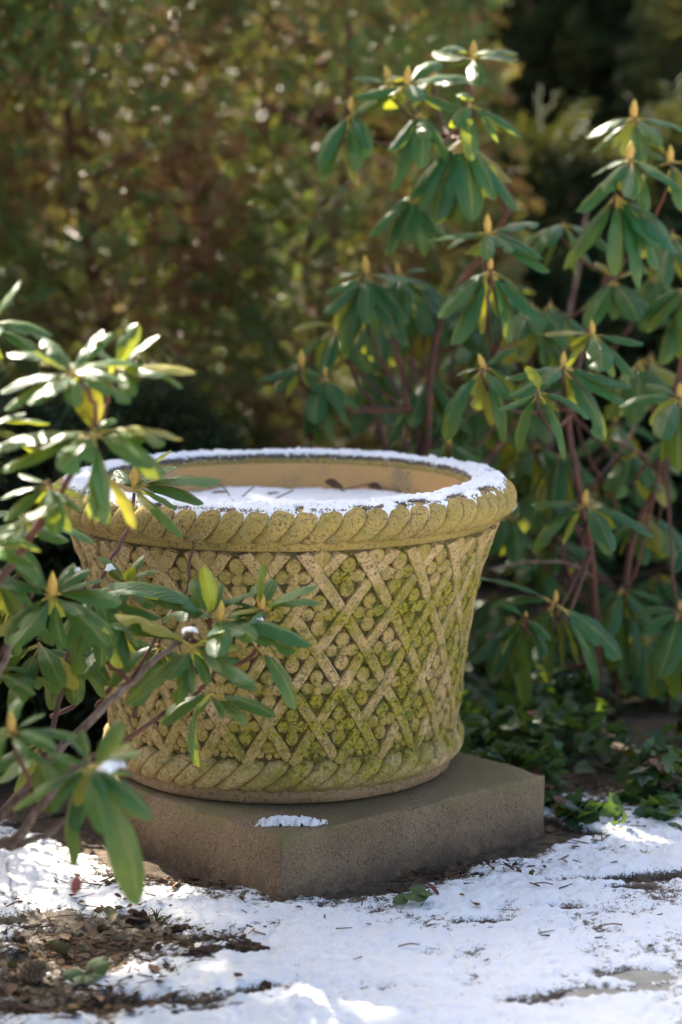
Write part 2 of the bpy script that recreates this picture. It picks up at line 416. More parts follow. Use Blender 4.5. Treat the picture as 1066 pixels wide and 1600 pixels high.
# snow only where it lies above the soil
keep = (snow_z > soil_z - 0.006).reshape(-1)
Fk = F[keep[F].any(1)]
used = np.zeros(nx * ny, bool); used[Fk.ravel()] = True
remap = np.cumsum(used) - 1
me = mesh_np('snow', np.stack([gx, gy, snow_z], -1).reshape(-1, 3)[used], remap[Fk], [M['snow']])
at_ = me.attributes.new('thin', 'FLOAT', 'POINT'); at_.data.foreach_set('value', thin.reshape(-1)[used].astype(np.float32))
tag(link('snow', me), kind='structure')
def ground_z(x, y):
    i = int(np.clip(np.searchsorted(GX, x), 0, nx - 1)); j = int(np.clip(np.searchsorted(GY, y), 0, ny - 1))
    return float(max(soil_z[i, j], snow_z[i, j]))

# flagstone path under the snow
path = bpy.data.objects.new('path', None); COL.objects.link(path); path['kind'] = 'structure'
def flagstone(pix, zt):
    P = [gnd(a, b) for a, b in pix]; n = len(P); c = sum(P, Vector()) / n
    pts = []
    for i in range(n):
        for k in range(6):
            q = P[i].lerp(P[(i + 1) % n], k / 6); d = (q - c)
            q = c + d * (0.985 + 0.03 * random.random()); pts.append(q)
    m = len(pts); v = [Vector((p.x, p.y, -.03)) for p in pts] + [Vector((p.x, p.y, zt - .006)) for p in pts] + \
        [c + (Vector((p.x, p.y, zt)) - c) * Vector((1, 1, 1)).x * 1.0 for p in [c + (p - c) * .975 for p in pts]]
    for k in range(2 * m, 3 * m): v[k].z = zt + random.uniform(-.0008, .0008)
    f = []
    for r_ in range(2):
        for i in range(m): f.append((r_ * m + i, r_ * m + (i + 1) % m, (r_ + 1) * m + (i + 1) % m, (r_ + 1) * m + i))
    f.append(tuple(range(2 * m, 3 * m)))
    link('flagstone', mesh_np('flagstone', v, f, [M['flag']], smooth=False), path)
flagstone([(200, 1640), (430, 1560), (690, 1530), (800, 1600), (700, 1690)], 0.0035)
flagstone([(440, 1550), (560, 1470), (900, 1440), (880, 1520), (700, 1525)], 0.0030)
flagstone([(830, 1600), (895, 1545), (1060, 1500), (1150, 1560), (1000, 1680)], 0.0045)
flagstone([(900, 1510), (930, 1440), (1040, 1390), (1180, 1400), (1200, 1480)], 0.0030)

# ================================================================== PLINTH
def make_plinth():
    bm = bmesh.new(); n = 26; nz = 8
    bmesh.ops.create_cube(bm, size=1.0)
    for v in bm.verts:
        v.co = Vector((side * (v.co.x + .5), side * (v.co.y + .5), (PL_TOP + 0.02) * (v.co.z + .5) - 0.02))
    bmesh.ops.bevel(bm, geom=[e for e in bm.edges], offset=0.007, segments=3, profile=0.6, affect='EDGES')
    bmesh.ops.subdivide_edges(bm, edges=[e for e in bm.edges if e.calc_length() > 0.06], cuts=24, use_grid_fill=True)
    bm.normal_update()
    for v in bm.verts:
        p = v.co
        d = float(fbm(np.array([p.x * 14 + p.z * 9]), np.array([p.y * 14 + p.z * 7]), 71, 4)[0] - .5) * 0.010
        edge = float(fbm(np.array([p.x * 30]), np.array([p.y * 30]), 77, 3)[0])
        e_ = min(min(abs(p.x), abs(side - p.x)) + abs(PL_TOP - p.z), min(abs(p.y), abs(side - p.y)) + abs(PL_TOP - p.z), min(abs(p.x), abs(side - p.x)) + min(abs(p.y), abs(side - p.y)))
        chip = -.009 * max(0.0, edge - .5) * 3 * max(0.0, 1 - e_ / .03)
        v.co += v.normal * (d if p.z < PL_TOP - 0.002 else d * 0.3 - 0.001) + v.normal * chip
    me = bpy.data.meshes.new('plinth'); bm.to_mesh(me); bm.free(); me.materials.append(M['plinth'])
    me.polygons.foreach_set('use_smooth', [True] * len(me.polygons))
    o = link('plinth', me); o.location = (cornF.x, cornF.y, 0); o.rotation_euler.z = math.atan2(e1.y, e1.x)
    return tag(o, 'low square weathered stone plinth under the carved planter', 'plinth')
make_plinth()

# ================================================================== PLANTER
planter = thing('planter', (PC.x, PC.y, PL_TOP), 'large round carved stone planter with lattice and rope rim, mossy and snow topped', 'planter')
PZ = np.array([.140, .162, .220, .2517, .346, .4086, .4605, .495]) - PL_TOP
PR = np.array([.2700, .2745, .2815, .285, .2965, .3105, .3255, .3385])
pc = np.polyfit(PZ, PR, 3)
def prof(z): return np.polyval(pc, z)
VMAX = 5.7 / 6                                 # the band cuts the lattice just below its top row of crossings
Z0 = .164 - PL_TOP; Z1 = Z0 + (.4978 - .164) / VMAX
NC = 25
def lathe(name, prf, mat, seg=180, noise=0.0, parent=planter, closed=False):
    prf = np.array(prf); th = np.linspace(0, 2 * np.pi, seg, endpoint=False)
    r = np.repeat(prf[None, :, 0], seg, 0); z = np.repeat(prf[None, :, 1], seg, 0)
    if noise:
        r = r + noise * (fbm(th[:, None] * 14 + 0 * z, z * 50, 5, 3) - .5)
    v = np.stack([r * np.cos(th)[:, None], r * np.sin(th)[:, None], z], -1).reshape(-1, 3)
    return link(name, mesh_np(name, v, grid_faces(seg, len(prf), True), [mat]), parent)
zz = np.linspace(.05, .405, 46)
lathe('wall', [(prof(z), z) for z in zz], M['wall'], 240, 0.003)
b0 = .4985 - PL_TOP
lathe('rim_band', [(prof(b0) - .01, b0 - .0005), (.3405, b0), (.3430, b0 + .003), (.3438, b0 + .008), (.346, b0 + .014), (.345, b0 + .022)], M['rim'], 220, 0.002)
RZ = .5365 - PL_TOP; RC = .3475; RT = .0255; LIP = .562 - PL_TOP
lathe('rim', [(.354, RZ + .020), (.346, LIP - .0015), (.320, LIP), (.302, LIP - .001), (.2965, LIP - .006), (.295, LIP - .012)], M['rim'], 220, 0.003)
lathe('inner_wall', [(.2952, LIP - .012), (.2935, LIP - .03), (.291, LIP - .06), (.286, LIP - .12)], M['inner'], 180, 0.003)
lathe('foot', [(.235, .0005), (.2665, .0005), (.2715, .004), (.2735, .014), (.2710, .024), (.264, .032), (.262, .05)], M['foot'], 200, 0.004)

def rope_lobe(name, n, rc, zc, rt_r, rt_z, depth, twist, ph0, ph1, mat, asym=0.0, curve=0.3):
    S, P = 15, 17; pitch = 2 * math.pi / n; vs_ = []
    for i in range(S):
        s = -0.5 + i / (S - 1)
        q = max(0.0, 1 - (2 * s) ** 2)
        q = q ** 0.5
        for j in range(P):
            ph = ph0 + (ph1 - ph0) * j / (P - 1)
            k = 1 - depth + depth * q + asym * s
            w_ = math.sin(ph); th = (s + twist * (w_ - curve * w_ * w_)) * pitch
            r = rc + rt_r * k * math.cos(ph); z = zc + rt_z * k * math.sin(ph)
            vs_.append((r * math.cos(th), r * math.sin(th), z))
    f = grid_faces(S, P)
    meshes = []
    for var in range(4):
        w = np.array(vs_)
        rad = np.hypot(w[:, 0], w[:, 1]); dn = 0.0026 * (fbm(w[:, 1] * 90 + var * 9, w[:, 2] * 90, 9 + var, 3) - .5)
        w[:, 0] += dn; w[:, 2] += dn * .5
        meshes.append(mesh_np(name, w, f, [mat]))
    for i in range(n):
        o = link(name, meshes[(i * 7 + i // 3) % 4], planter); o.rotation_euler.z = i * pitch
rope_lobe('rim_rope_strand', 64, RC, RZ, RT + .0015, RT + .0015, 0.19, 0.46, R(-112), R(110), M['rim'], asym=-0.05, curve=.32)
rope_lobe('base_rope_strand', 46, .2670, .1435 - PL_TOP, .0270, .0265, 0.30, 0.60, R(-100), R(105), M['rope'], asym=-0.05, curve=.22)

def onwall(u, v, off):
    z = Z0 + (Z1 - Z0) * v; th = u * 2 * np.pi / NC
    dr = np.polyval(np.polyder(pc), z); nl = np.sqrt(1 + dr * dr)
    r = prof(z) + off / nl; z = z - off * dr / nl
    return r * np.cos(th), r * np.sin(th), z
AV = 3.0
def strip_mesh(m, kind):
    """one over-passing length of lattice between two under-crossings"""
    v0 = max(0.0, (m - 0.88) / 6); v1 = min(VMAX, (m + 0.88) / 6)
    n = 11; sg = 1 if kind == 0 else -1
    prof_c = [(-.53, -.002), (-.49, .0046), (-.40, .0064), (0, .0069), (.40, .0064), (.49, .0046), (.53, -.002)]
    out = []
    for i in range(n):
        t = i / (n - 1); v = v0 + (v1 - v0) * t
        uc = sg * AV * (v - m / 6.0)
        k = (v * 6 - m) / .88
        lift = 0.0024 * (1 - k * k) - 0.0012 * k * k
        for (a, h) in prof_c:
            # across direction in (u,v): perpendicular in metric space
            wu = 0.0172 * a
            cell = 2 * math.pi * 0.30 / NC; hgt = (Z1 - Z0)
            L = math.hypot(AV * cell, hgt)
            du = wu * (hgt / L) / cell; dv = -sg * wu * (AV * cell / L) / hgt
            vv = min(max(v + dv, -0.005), VMAX)
            jit = 0.0006 * math.sin(i * 2.1 + a * 7 + m)
            out.append(onwall(uc + du, vv, h + lift + jit if h > 0 else h))
    f = [tuple(q) for q in grid_faces(n, 7)]
    f += [tuple(range(7)), tuple((n - 1) * 7 + k for k in range(6, -1, -1))]
    if sg > 0: f = [q[::-1] for q in f]
    return mesh_np('lattice_strip', np.array(out, float), f, [M['strip']], smooth=False)
U0 = -90 / 360 * NC + 0.27                      # which lattice cell faces the camera
for m in range(7):
    kind = m % 2
    me = strip_mesh(m, kind)
    for i in range(NC):
        o = link('lattice_strip', me, planter)
        o.rotation_euler.z = (U0 + i + m / 2.0) * 2 * math.pi / NC
def dome(mb, cx, cy, rx, ry, h, rings=5, seg=14, z0=-.0008, dent=0.0):
    v = []; f = []
    for a in range(rings + 1):
        q = a / rings; ang = q * math.pi / 2
        rr = math.cos(ang) ** .6; zz_ = z0 + (h - z0) * math.sin(ang) ** 0.4
        if a == rings: rr = 0.10
        if dent and q > .55: zz_ -= dent * (q - .55) / .45
        for s in range(seg):
            t = 2 * math.pi * s / seg
            v.append((cx + rx * rr * math.cos(t), cy + ry * rr * math.sin(t), zz_))
    for a in range(rings):
        for s in range(seg): f.append((a * seg + s, a * seg + (s + 1) % seg, (a + 1) * seg + (s + 1) % seg, (a + 1) * seg + s))
    f.append(tuple(rings * seg + s for s in range(seg)))
    mb.add(v, f)
PETALS = ((0, .0200, .0122, .0132), (0, -.0205, .0122, .0138), (.0168, .001, .0114, .0112), (-.0168, .001, .0114, .0112))
def one_dome(name, *a, **k):
    mb = MB(); dome(mb, *a, **k); return mesh_np(name, mb.v, mb.f, [M['rosette']])
petal_me = [one_dome('petal', 0, 0, rx, ry, .0060, dent=.0014) for (_, _, rx, ry) in PETALS]
boss_me = one_dome('boss', 0, 0, .0080, .0082, .0118, dent=.0014)
collar_me = one_dome('rosette', 0, 0, .0116, .0118, .0066, dent=.0042)
def rosette_mesh(var):
    mb = MB()
    for (cx, cy, rx, ry) in PETALS: dome(mb, cx, cy, rx, ry, .0060, dent=.0014)
    dome(mb, 0, 0, .0116, .0118, .0066, dent=.0042); dome(mb, 0, 0, .0080, .0082, .0118, dent=.0014)
    return mesh_np('rosette', mb.v, mb.f, [M['rosette']])
ros = [rosette_mesh(k) for k in range(1)]
def bulge_mesh(spots):
    mb = MB()
    for (cx, cy, rx, ry, h) in spots:
        v = []; f = []; seg = 16; rings = 6
        for a in range(rings + 1):
            ang = a / rings * math.pi / 2; rr = math.cos(ang) ** .8 if a < rings else .08
            for k in range(seg):
                t = 2 * math.pi * k / seg; v.append((cx + rx * rr * math.cos(t), cy + ry * rr * math.sin(t), -.003 + (h + .003) * math.sin(ang) ** .5))
        for a in range(rings):
            for k in range(seg): f.append((a * seg + k, a * seg + (k + 1) % seg, (a + 1) * seg + (k + 1) % seg, (a + 1) * seg + k))
        f.append(tuple(rings * seg + k for k in range(seg))); mb.add(v, f)
    return mesh_np('rosette', mb.v, mb.f, [M['rosette']])
top_bulge = bulge_mesh([(0, 0, .0175, .0165, .0055)])
low_bulge = bulge_mesh([(0, .004, .0135, .013, .0052), (0, -.012, .0065, .0065, .0062), (.015, -.008, .008, .008, .0045), (-.015, -.008, .008, .008, .0045)])
for m in range(7):
    for i in range(NC):
        u = U0 + i + m / 2.0 + 0.5; v = m / 6.0
        if m == 0: v += 0.062
        if m == 6: v = VMAX - 0.042
        p = Vector(onwall(u, v, 0.0)); q = Vector(onwall(u, v + .002, 0.0))
        yv = (q - p).normalized(); th = u * 2 * math.pi / NC
        xv = Vector((-math.sin(th), math.cos(th), 0)); zv = xv.cross(yv)
        sc = p.xy.length / .318 * random.uniform(.96, 1.04)
        sy = sc
        Mx = Matrix((xv * sc, yv * sy, zv * 1.0)).transposed().to_4x4(); Mx.translation = p
        front = 0 < m < 6 and math.sin(th) < -.05
        o = link('rosette', top_bulge if m == 6 else low_bulge if m == 0 else collar_me if front else ros[0], planter); o.matrix_local = Mx
        if front:                                # towards the camera: each petal and the boss is a piece of its own
            for (cx, cy, _, _), pm in zip(PETALS, petal_me):
                c_ = link('petal', pm, o); c_.location = (cx + random.uniform(-.0008, .0008), cy + random.uniform(-.0008, .0008), random.uniform(-.0006, .0008))
                c_.scale = (random.uniform(.93, 1.05), random.uniform(.93, 1.05), 1)
            link('boss', boss_me, o)

# ------------------------------------------------------------------ snow on the planter
def snow_obj(name, v, f, label, thinv=None, cat='snow', group=None):
    me = mesh_np(name, v, f, [M['snow']])
    if thinv is not None:
        a = me.attributes.new('thin', 'FLOAT', 'POINT'); a.data.foreach_set('value', np.asarray(thinv, np.float32))
    return tag(link(name, me), label, cat, group)
def rim_snow():
    NT_, NS = 1500, 34
    th = np.linspace(0, 2 * np.pi, NT_, endpoint=False)[:, None]; s = np.linspace(0, 1, NS)[None, :]
    cx, sx = np.cos(th), np.sin(th)
    rin = .2975 + .004 * (fbm(cx * 9, sx * 9, 91, 4) - .5)
    lobe = 0.5 + 0.5 * np.cos(th * 64 + 0.9)
    rout = .3690 + .020 * (fbm(cx * 11 + 5, sx * 11, 93, 5) - .5) + .007 * (fbm(cx * 60, sx * 60, 95, 2) - .5) - .0022 * lobe
    # more bare rope towards the left of the view and at the far right end
    rout = rout - .010 * sstep(.55, .95, -cx) - .007 * sstep(.93, 1.0, cx)
    rout = np.minimum(rout, .3685)
    r = rin + (rout - rin) * s
    zb = np.where(r < RC, LIP, RZ + np.sqrt(np.clip(RT ** 2 - (r - RC) ** 2, 0, None)))
    X, Y = r * cx, r * sx
    n = fbm(X * 60, Y * 60, 97, 4) - .5; g = fbm(X * 260, Y * 260, 99, 2) - .5
    hole = sstep(.58, .70, fbm(X * 30, Y * 30, 101, 4)) * .012 * sstep(.45, .8, s)
    e = np.clip(np.minimum(s / .10, (1 - s) / .22), 0, 1)
    thk = -.012 + (.0190 + .010 * n + .0035 * g) * np.sqrt(e) - hole * (s > .4)
    z = zb + thk
    v = np.stack([X + PC.x, Y + PC.y, z + PL_TOP], -1).reshape(-1, 3)
    tv = np.clip(1.0 - (thk - .001) / .006, 0, .75) * sstep(1.0, .8, s)
    snow_obj('rim_snow', v, grid_faces(NT_, NS, True), 'ring of white snow lying on the rope rim of the planter', tv.reshape(-1))
rim_snow()
def inner_snow():
    NT_, NS = 420, 60
    th = np.linspace(0, 2 * np.pi, NT_, endpoint=False)[:, None]; s = np.linspace(0.02, 1, NS)[None, :]
    r = .2925 * s + 0 * th; X, Y = r * np.cos(th), r * np.sin(th)
    z = .509 + .014 * (fbm(X * 12, Y * 12, 111, 4) - .5) + .007 * (fbm(X * 60, Y * 60, 113, 3) - .5) + .012 * np.exp(-((X - .25) ** 2 + (Y - .02) ** 2) / .004)
    v = np.stack([X + PC.x, Y + PC.y, z], -1).reshape(-1, 3)
    tv = (sstep(.62, .75, fbm(X * 18, Y * 18, 115, 4)) * 1.2).reshape(-1)
    f = [tuple(q) for q in grid_faces(NT_, NS, True)] + [tuple(i * NS for i in range(NT_))[::-1]]
    snow_obj('planter_snow', v, f, 'white snow filling the inside of the planter', tv)
inner_snow()
link('soil', lathe('soil', [(.01, .515 - PL_TOP), (.292, .515 - PL_TOP)], M['soil'], 60).data, None) if False else None
def snow_patch(name, c, rx, ry, rot, h, label, seed, nu=60, nv=40, tilt=None, group=None):
    u = np.linspace(-1, 1, nu)[:, None]; w = np.linspace(-1, 1, nv)[None, :]
    rr = np.sqrt(u * u + w * w)
    ed = 1 - rr + 1.3 * (fbm(u * rx * 160 + seed, w * ry * 160, seed, 4) - .5)
    z = h * np.clip(ed * 2.2, -.5, 1) ** 1.0 + h * .6 * (fbm(u * rx * 190, w * ry * 190, seed + 3, 3) - .5) - .0015
    X = u * rx + 0 * w; Y = w * ry + 0 * u; cr, sr = math.cos(rot), math.sin(rot)
    keep_ = (z > -.004).reshape(-1)
    v = np.stack([c.x + X * cr - Y * sr, c.y + X * sr + Y * cr, c.z + z - .0012], -1).reshape(-1, 3)
    f = grid_faces(nu, nv); f = f[keep_[f].all(1)]
    us = np.zeros(len(v), bool); us[f.ravel()] = True; rm = np.cumsum(us) - 1
    snow_obj(name, v[us], rm[f], label, np.zeros(us.sum()), group=group)
snow_patch('snow_patch', gnd(452, 1286, PL_TOP), .058, .016, 0.05, .011, 'small patch of snow on the near corner of the plinth', 5, 110, 44)

# ================================================================== RHODODENDRONS
def leaf_mesh(var, width, bow, fold, rag=0.0):
    """unit leaf: chord from (0,0,0) to (0,1,0), upper side +z; short petiole then lamina"""
    rd = random.Random(var); NL, NW = 14, 6
    pet = 0.15; vs_ = []; uv = []; f = []; mi = []
    side_b = rd.uniform(-.05, .05); tw = rd.uniform(-.5, .5)
    def cen(t): return Vector((side_b * math.sin(math.pi * t), t, bow * 4 * t * (1 - t)))
    for i in range(NL + 1):
        t = i / NL
        w = width * 0.5 * min(1.0, (t + .012) / .42) ** .55 * (1.0 if t < .62 else math.sqrt(max(0.0, 1 - ((t - .62) / .385) ** 2)))
        w *= .93 + .07 * math.sin(math.pi * t)
        c = cen(pet + (1 - pet) * t)
        a = tw * t * .5
        for k in range(NW + 1):
            s = -1 + 2 * k / NW
            if var in (4, 8) and .58 < t < .75 and (s > 0) == (var == 4): s = s * (.45 + 2.5 * abs(t - .66))
            wob = 1 + .04 * math.sin(t * 13 + var * 2 + (s > 0) * 2)
            x = w * s * wob; z = -fold * (abs(s) ** 1.6) * w + (.006 * math.sin(t * 17 + s * 3 + var))
            vs_.append(c + Vector((x * math.cos(a) - z * math.sin(a) * 0, 0, z + x * math.sin(a))))
            uv.append((.5 + s * .5, t))
    for i in range(NL):
        for k in range(NW):
            a = i * (NW + 1) + k; f.append((a, a + 1, a + NW + 2, a + NW + 1)); mi.append(0)
    n = len(vs_)                                # petiole running on into the midrib under the blade
    ring = 5
    PT = [0, .5 * pet, pet, pet + .25, pet + .55]; PRD = [.017, .014, .013, .008, .003]
    for t, rd_ in zip(PT, PRD):
        c = cen(t) - Vector((0, 0, .0 if t < pet else rd_ * .9))
        for k in range(ring):
            q = 2 * math.pi * k / ring; vs_.append(c + Vector((math.cos(q) * rd_, 0, math.sin(q) * rd_))); uv.append((0.5, 0))
    for i in range(len(PT) - 1):
        for k in range(ring):
            f.append((n + i * ring + k, n + i * ring + (k + 1) % ring, n + (i + 1) * ring + (k + 1) % ring, n + (i + 1) * ring + k)); mi.append(1)
    return mesh_np('leaf', vs_, f, [M['leaf'], M['petiole']], uv=uv, midx=mi)
LV = [leaf_mesh(k, w, b, fo) for k, (w, b, fo) in enumerate([(.32, .07, .40), (.34, .10, .33), (.30, .13, .5), (.28, .04, .60), (.35, .06, .28),
                                                            (.32, .15, .5), (.29, .03, .75), (.36, .09, .3), (.33, .11, .5), (.31, .08, .25)])]
def bud_mesh():
    mb = MB(); n = 10; seg = 8; v = []; f = []
    for i in range(n):
        t = i / (n - 1); r = .20 * math.sin(math.pi * min(1, .16 + t * .84)) ** 0.9 * (1.0 if t < .5 else 1 - .35 * (t - .5)) + .004
        for k in range(seg):
            q = 2 * math.pi * k / seg; v.append((r * math.cos(q), r * math.sin(q), t))
    for i in range(n - 1):
        for k in range(seg): f.append((i * seg + k, i * seg + (k + 1) % seg, (i + 1) * seg + (k + 1) % seg, (i + 1) * seg + k))
    mb.add(v, f, 0)
    for lv in range(3):                          # overlapping scales
        for k in range(5):
            a = 2 * math.pi * (k + lv * .5) / 5; z0 = .02 + lv * .2; hgt = .45
            vv = []
            for (s, t) in ((-1, 0), (1, 0), (1.0, .45), (-1.0, .45), (0, 1)):
                zz_ = z0 + hgt * t; rr = .20 * math.sin(math.pi * min(1, .16 + zz_ * .84)) ** 0.9 + .028 - .02 * lv * .4
                aa = a + s * .48 * (1 - t * .3); vv.append((rr * math.cos(aa), rr * math.sin(aa), zz_))
            mb.add(vv, [(0, 1, 2, 3), (3, 2, 4)], 1)
    return mesh_np('bud', mb.v, mb.f, [M['bud'], M['bud_scale']], midx=mb.m)
BUD = bud_mesh()
def place(name, me, base, d, up, L, parent, sx=1.0):
    y = d.normalized(); x = y.cross(up)
    if x.length < 1e-4: x = y.cross(Vector((1, 0, .1)))
    x.normalize(); z = x.cross(y)
    Mx = Matrix((x * L * sx, y * L, z * L)).transposed().to_4x4(); Mx.translation = base
    o = link(name, me, parent); o.matrix_basis = parent.matrix_world_inv @ Mx if False else Mx
    o.matrix_basis = Matrix.Translation(-Vector(parent.location)) @ Mx
    return o
def leaf(base, tip, parent, yellow=False, up=None, rd=random, w=1.0):
    d = tip - base; L = d.length
    if up is None:
        out = Vector((d.x, d.y, 0)); out = out.normalized() if out.length > 1e-3 else Vector((0, -1, 0))
        steep = min(1.0, max(0.0, -d.z / L * 1.4))
        up = Vector((0, -.15 - .35 * steep, 1 - .45 * steep)) + out * (.25 + .6 * steep) + Vector((rd.uniform(-.35, .35), rd.uniform(-.25, .25), 0))
    o = place('leaf', LV[rd.randrange(len(LV))], base, d, up, L, parent, w * rd.uniform(.92, 1.12))
    if yellow:
        o.material_slots[0].link = 'OBJECT'; o.material_slots[0].material = M['leaf_yellow']
    return o
def whorl(shrub, px, py, Y, tips=(), auto=0, droop=25, L=.12, bud=0.0, budtilt=(0, 0), stem_to=None, az0=None, seed=None, sr=.0026, skip_front=False):
    rd = random.Random(seed if seed is not None else int(px * 7 + py * 13))
    c = at(px, py, Y)
    if bud:
        ax = Vector((budtilt[0] / 50.0 + rd.uniform(-.1, .1), rd.uniform(-.15, .1), 1)).normalized()
        y = ax; x = y.cross(Vector((0, 1, 0))).normalized(); z = x.cross(y)
        Mx = Matrix((x * bud, z * bud * -1, y * bud)).transposed().to_4x4(); Mx.translation = c - ax * .004
        o = link('bud', BUD, shrub); o.matrix_basis = Matrix.Translation(-Vector(shrub.location)) @ Mx
    for tp in tips:
        tx, ty, s = tp[0], tp[1], tp[2]; yel = len(tp) > 3 and tp[3] == 'y'
        p0 = at(tx, ty, Y); l = (p0 - c).length; Lw = L * rd.uniform(.92, 1.08)
        dY = 0.0
        if s and l < Lw: dY = s * min(math.sqrt(Lw * Lw - l * l), .8 * Lw)
        tip = at(tx, ty, Y + dY)
        b = c + Vector((rd.uniform(-.003, .003), dY * .04, -.004 - rd.uniform(0, .006)))
        leaf(b, tip, shrub, yel, rd=rd)
    a0 = rd.uniform(0, 6.28)
    if Y > 3.3 and Y < 4.7: auto += 1
    if Y < 3.1 and len(tips) > 3: auto += 3
    for k in range(auto):
        a = a0 + 2.399 * k + rd.uniform(-.25, .25)
        el = R(-droop + rd.uniform(-16, 16)); l = L * rd.uniform(.75, 1.1)
        if skip_front and math.sin(a) < -.3: continue
        tip = c + Vector((math.cos(a) * math.cos(el), math.sin(a) * math.cos(el), math.sin(el))) * l
        leaf(c + Vector((0, 0, -.004 - .0015 * k)), tip, shrub, rd.random() < .07, rd=rd)
    if stem_to is not None:
        stem(shrub, c, stem_to, sr, rd)
    return c
def stem(shrub, c, to, r, rd=random, r2=None, old=False):
    to = Vector(to); mid1 = c.lerp(to, .35) + Vector((rd.uniform(-.02, .02), rd.uniform(-.02, .02), -.035 - .05 * (c - to).length))
    pts = smooth_path([c + Vector((0, 0, .002)), c + Vector((rd.uniform(-.006, .006), rd.uniform(-.006, .006), -.03)), mid1, to], 5, .0012)
    n = len(pts); r2 = r2 or r * 1.35
    mb = MB(); off = Vector(shrub.location)
    mb.tube([p - off for p in pts], [r + (r2 - r) * i / (n - 1) for i in range(n)], 6)
    mb.build('branch', M['old_stem'] if old else M['stem'], shrub)
def limb(shrub, pts, r0, r1, old=True, name='stem'):
    r0 *= .72; r1 *= .72
    P = smooth_path(pts, 6, .002); n = len(P); mb = MB(); off = Vector(shrub.location)
    mb.tube([p - off for p in P], [r0 + (r1 - r0) * i / (n - 1) for i in range(n)], 8)
    mb.build(name, M['old_stem'] if old else M['stem'], shrub)

# ---- tall rhododendron behind the planter
tallP = gnd(700, 1130); tallP = Vector((0.16, 4.32, 0.0))
tall = thing('rhododendron', tallP, 'tall rhododendron behind the planter with its branch of yellow buds rising highest', 'shrub')
N1 = at(705, 215, 4.25); N2 = at(690, 330, 4.32); N3 = at(640, 640, 4.36); N4 = at(770, 560, 4.2)
limb(tall, [tallP, at(668, 720, 4.36), at(690, 500, 4.36), at(790, 330, 4.30), at(725, 235, 4.27), at(715, 185, 4.25)], .011, .005, old=False)
limb(tall, [tallP + Vector((-.01, .02, 0)), at(655, 700, 4.40), at(632, 590, 4.42), at(610, 500, 4.42)], .008, .005, old=False)
limb(tall, [tallP + Vector((.01, -.03, 0)), at(600, 690, 4.36), at(560, 600, 4.38), at(545, 560, 4.38)], .007, .004, old=False)
whorl(tall, 740, 88, 4.22, [(699, 102, .5), (809, 84, .6), (745, 135, -1), (805, 98, -.6)], 3, 8, .10, bud=.034, stem_to=N1)
whorl(tall, 636, 128, 4.18, [(547, 180, .3), (556, 150, -.8), (655, 158, -1), (690, 96, 1), (730, 121, .5)], 3, 12, .115, bud=.034, stem_to=N1)
whorl(tall, 608, 126, 4.24, [(560, 152, .6)], 2, 15, .10, bud=.034, budtilt=(-16, 0), stem_to=N1)
whorl(tall, 676, 120, 4.34, [(640, 150, .8)], 4, 20, .10, bud=.030, stem_to=N1)
whorl(tall, 550, 172, 4.20, [(495, 272, .2), (500, 285, .4), (558, 268, -.4), (578, 232, -.8), (560, 290, .5, 'y')], 2, 35, .115, bud=.030, budtilt=(-10, 0), stem_to=N1)
whorl(tall, 655, 172, 4.17, [(658, 264, -.5), (640, 250, -.2), (620, 275, .3), (688, 245, .4), (610, 300, .6), (665, 215, -1)], 2, 55, .115, stem_to=N1)
whorl(tall, 736, 160, 4.15, [(738, 250, -.5), (816, 214, -.3), (722, 150, -1), (770, 205, .3)], 2, 40, .11, stem_to=N1)
whorl(tall, 722, 215, 4.18, [(700, 345, -.2), (735, 338, -.4), (775, 312, -.3), (680, 350, 0), (800, 285, .1, 'y'), (812, 330, .3), (655, 330, .2), (640, 310, .5), (715, 350, .2)], 3, 62, .145, stem_to=N2)
whorl(tall, 650, 300, 4.26, [(600, 350, .2), (575, 370, .4), (640, 380, -.2), (680, 390, 0), (620, 330, .6), (665, 400, -.2), (610, 400, .3)], 4, 58, .125, stem_to=N2)
whorl(tall, 762, 360, 4.05, [(698, 388, .3), (842, 349, .3), (762, 406, -1), (725, 372, .8), (850, 405, .1), (800, 395, -.7), (860, 425, .4)], 3, 18, .115, bud=.034, stem_to=N4)
whorl(tall, 766, 418, 4.00, [(696, 472, .2), (704, 538, -.1), (800, 535, -.2), (752, 522, .3, 'y'), (858, 506, .2), (735, 500, .4), (840, 490, .3), (790, 500, .6), (815, 470, .6, 'y')], 1, 55, .13, bud=.024, stem_to=N4)
whorl(tall, 572, 424, 4.32, [(508, 458, .1), (545, 532, -.3), (560, 520, .2), (588, 530, -.3), (640, 505, -.1), (668, 450, .2), (625, 440, -.6), (530, 430, .4), (535, 560, .3), (640, 540, .3)], 4, 45, .13, bud=.036, stem_to=N3)
whorl(tall, 622, 425, 4.38, [(670, 460, 0), (650, 500, .2), (600, 480, -.4), (665, 420, .4), (680, 510, .3)], 4, 45, .12, bud=.024, stem_to=N3)
whorl(tall, 525, 508, 4.40, [(458, 515, .1, 'y'), (490, 545, .4), (520, 590, .1), (550, 570, 0)], 4, 50, .115, bud=.026, stem_to=N3)
whorl(tall, 471, 568, 4.22, [(431, 613, -.2), (500, 592, -.6), (445, 590, .6)], 3, 35, .09, bud=.032, stem_to=N3)
whorl(tall, 508, 584, 4.24, [(495, 695, -.3), (475, 680, .2), (545, 662, -.2), (562, 640, 0), (520, 690, .3), (530, 640, -.6), (482, 640, .5)], 3, 60, .12, bud=.020, stem_to=N3)
whorl(tall, 665, 585, 4.42, [(620, 640, .2), (700, 650, .2), (660, 690, .1), (720, 620, .3), (690, 690, .4)], 5, 50, .12, bud=0, stem_to=N3)
whorl(tall, 700, 690, 4.30, [(760, 705, 0), (660, 715, 0), (720, 735, -.4)], 4, 30, .11, bud=.034, stem_to=at(690, 800, 4.36))
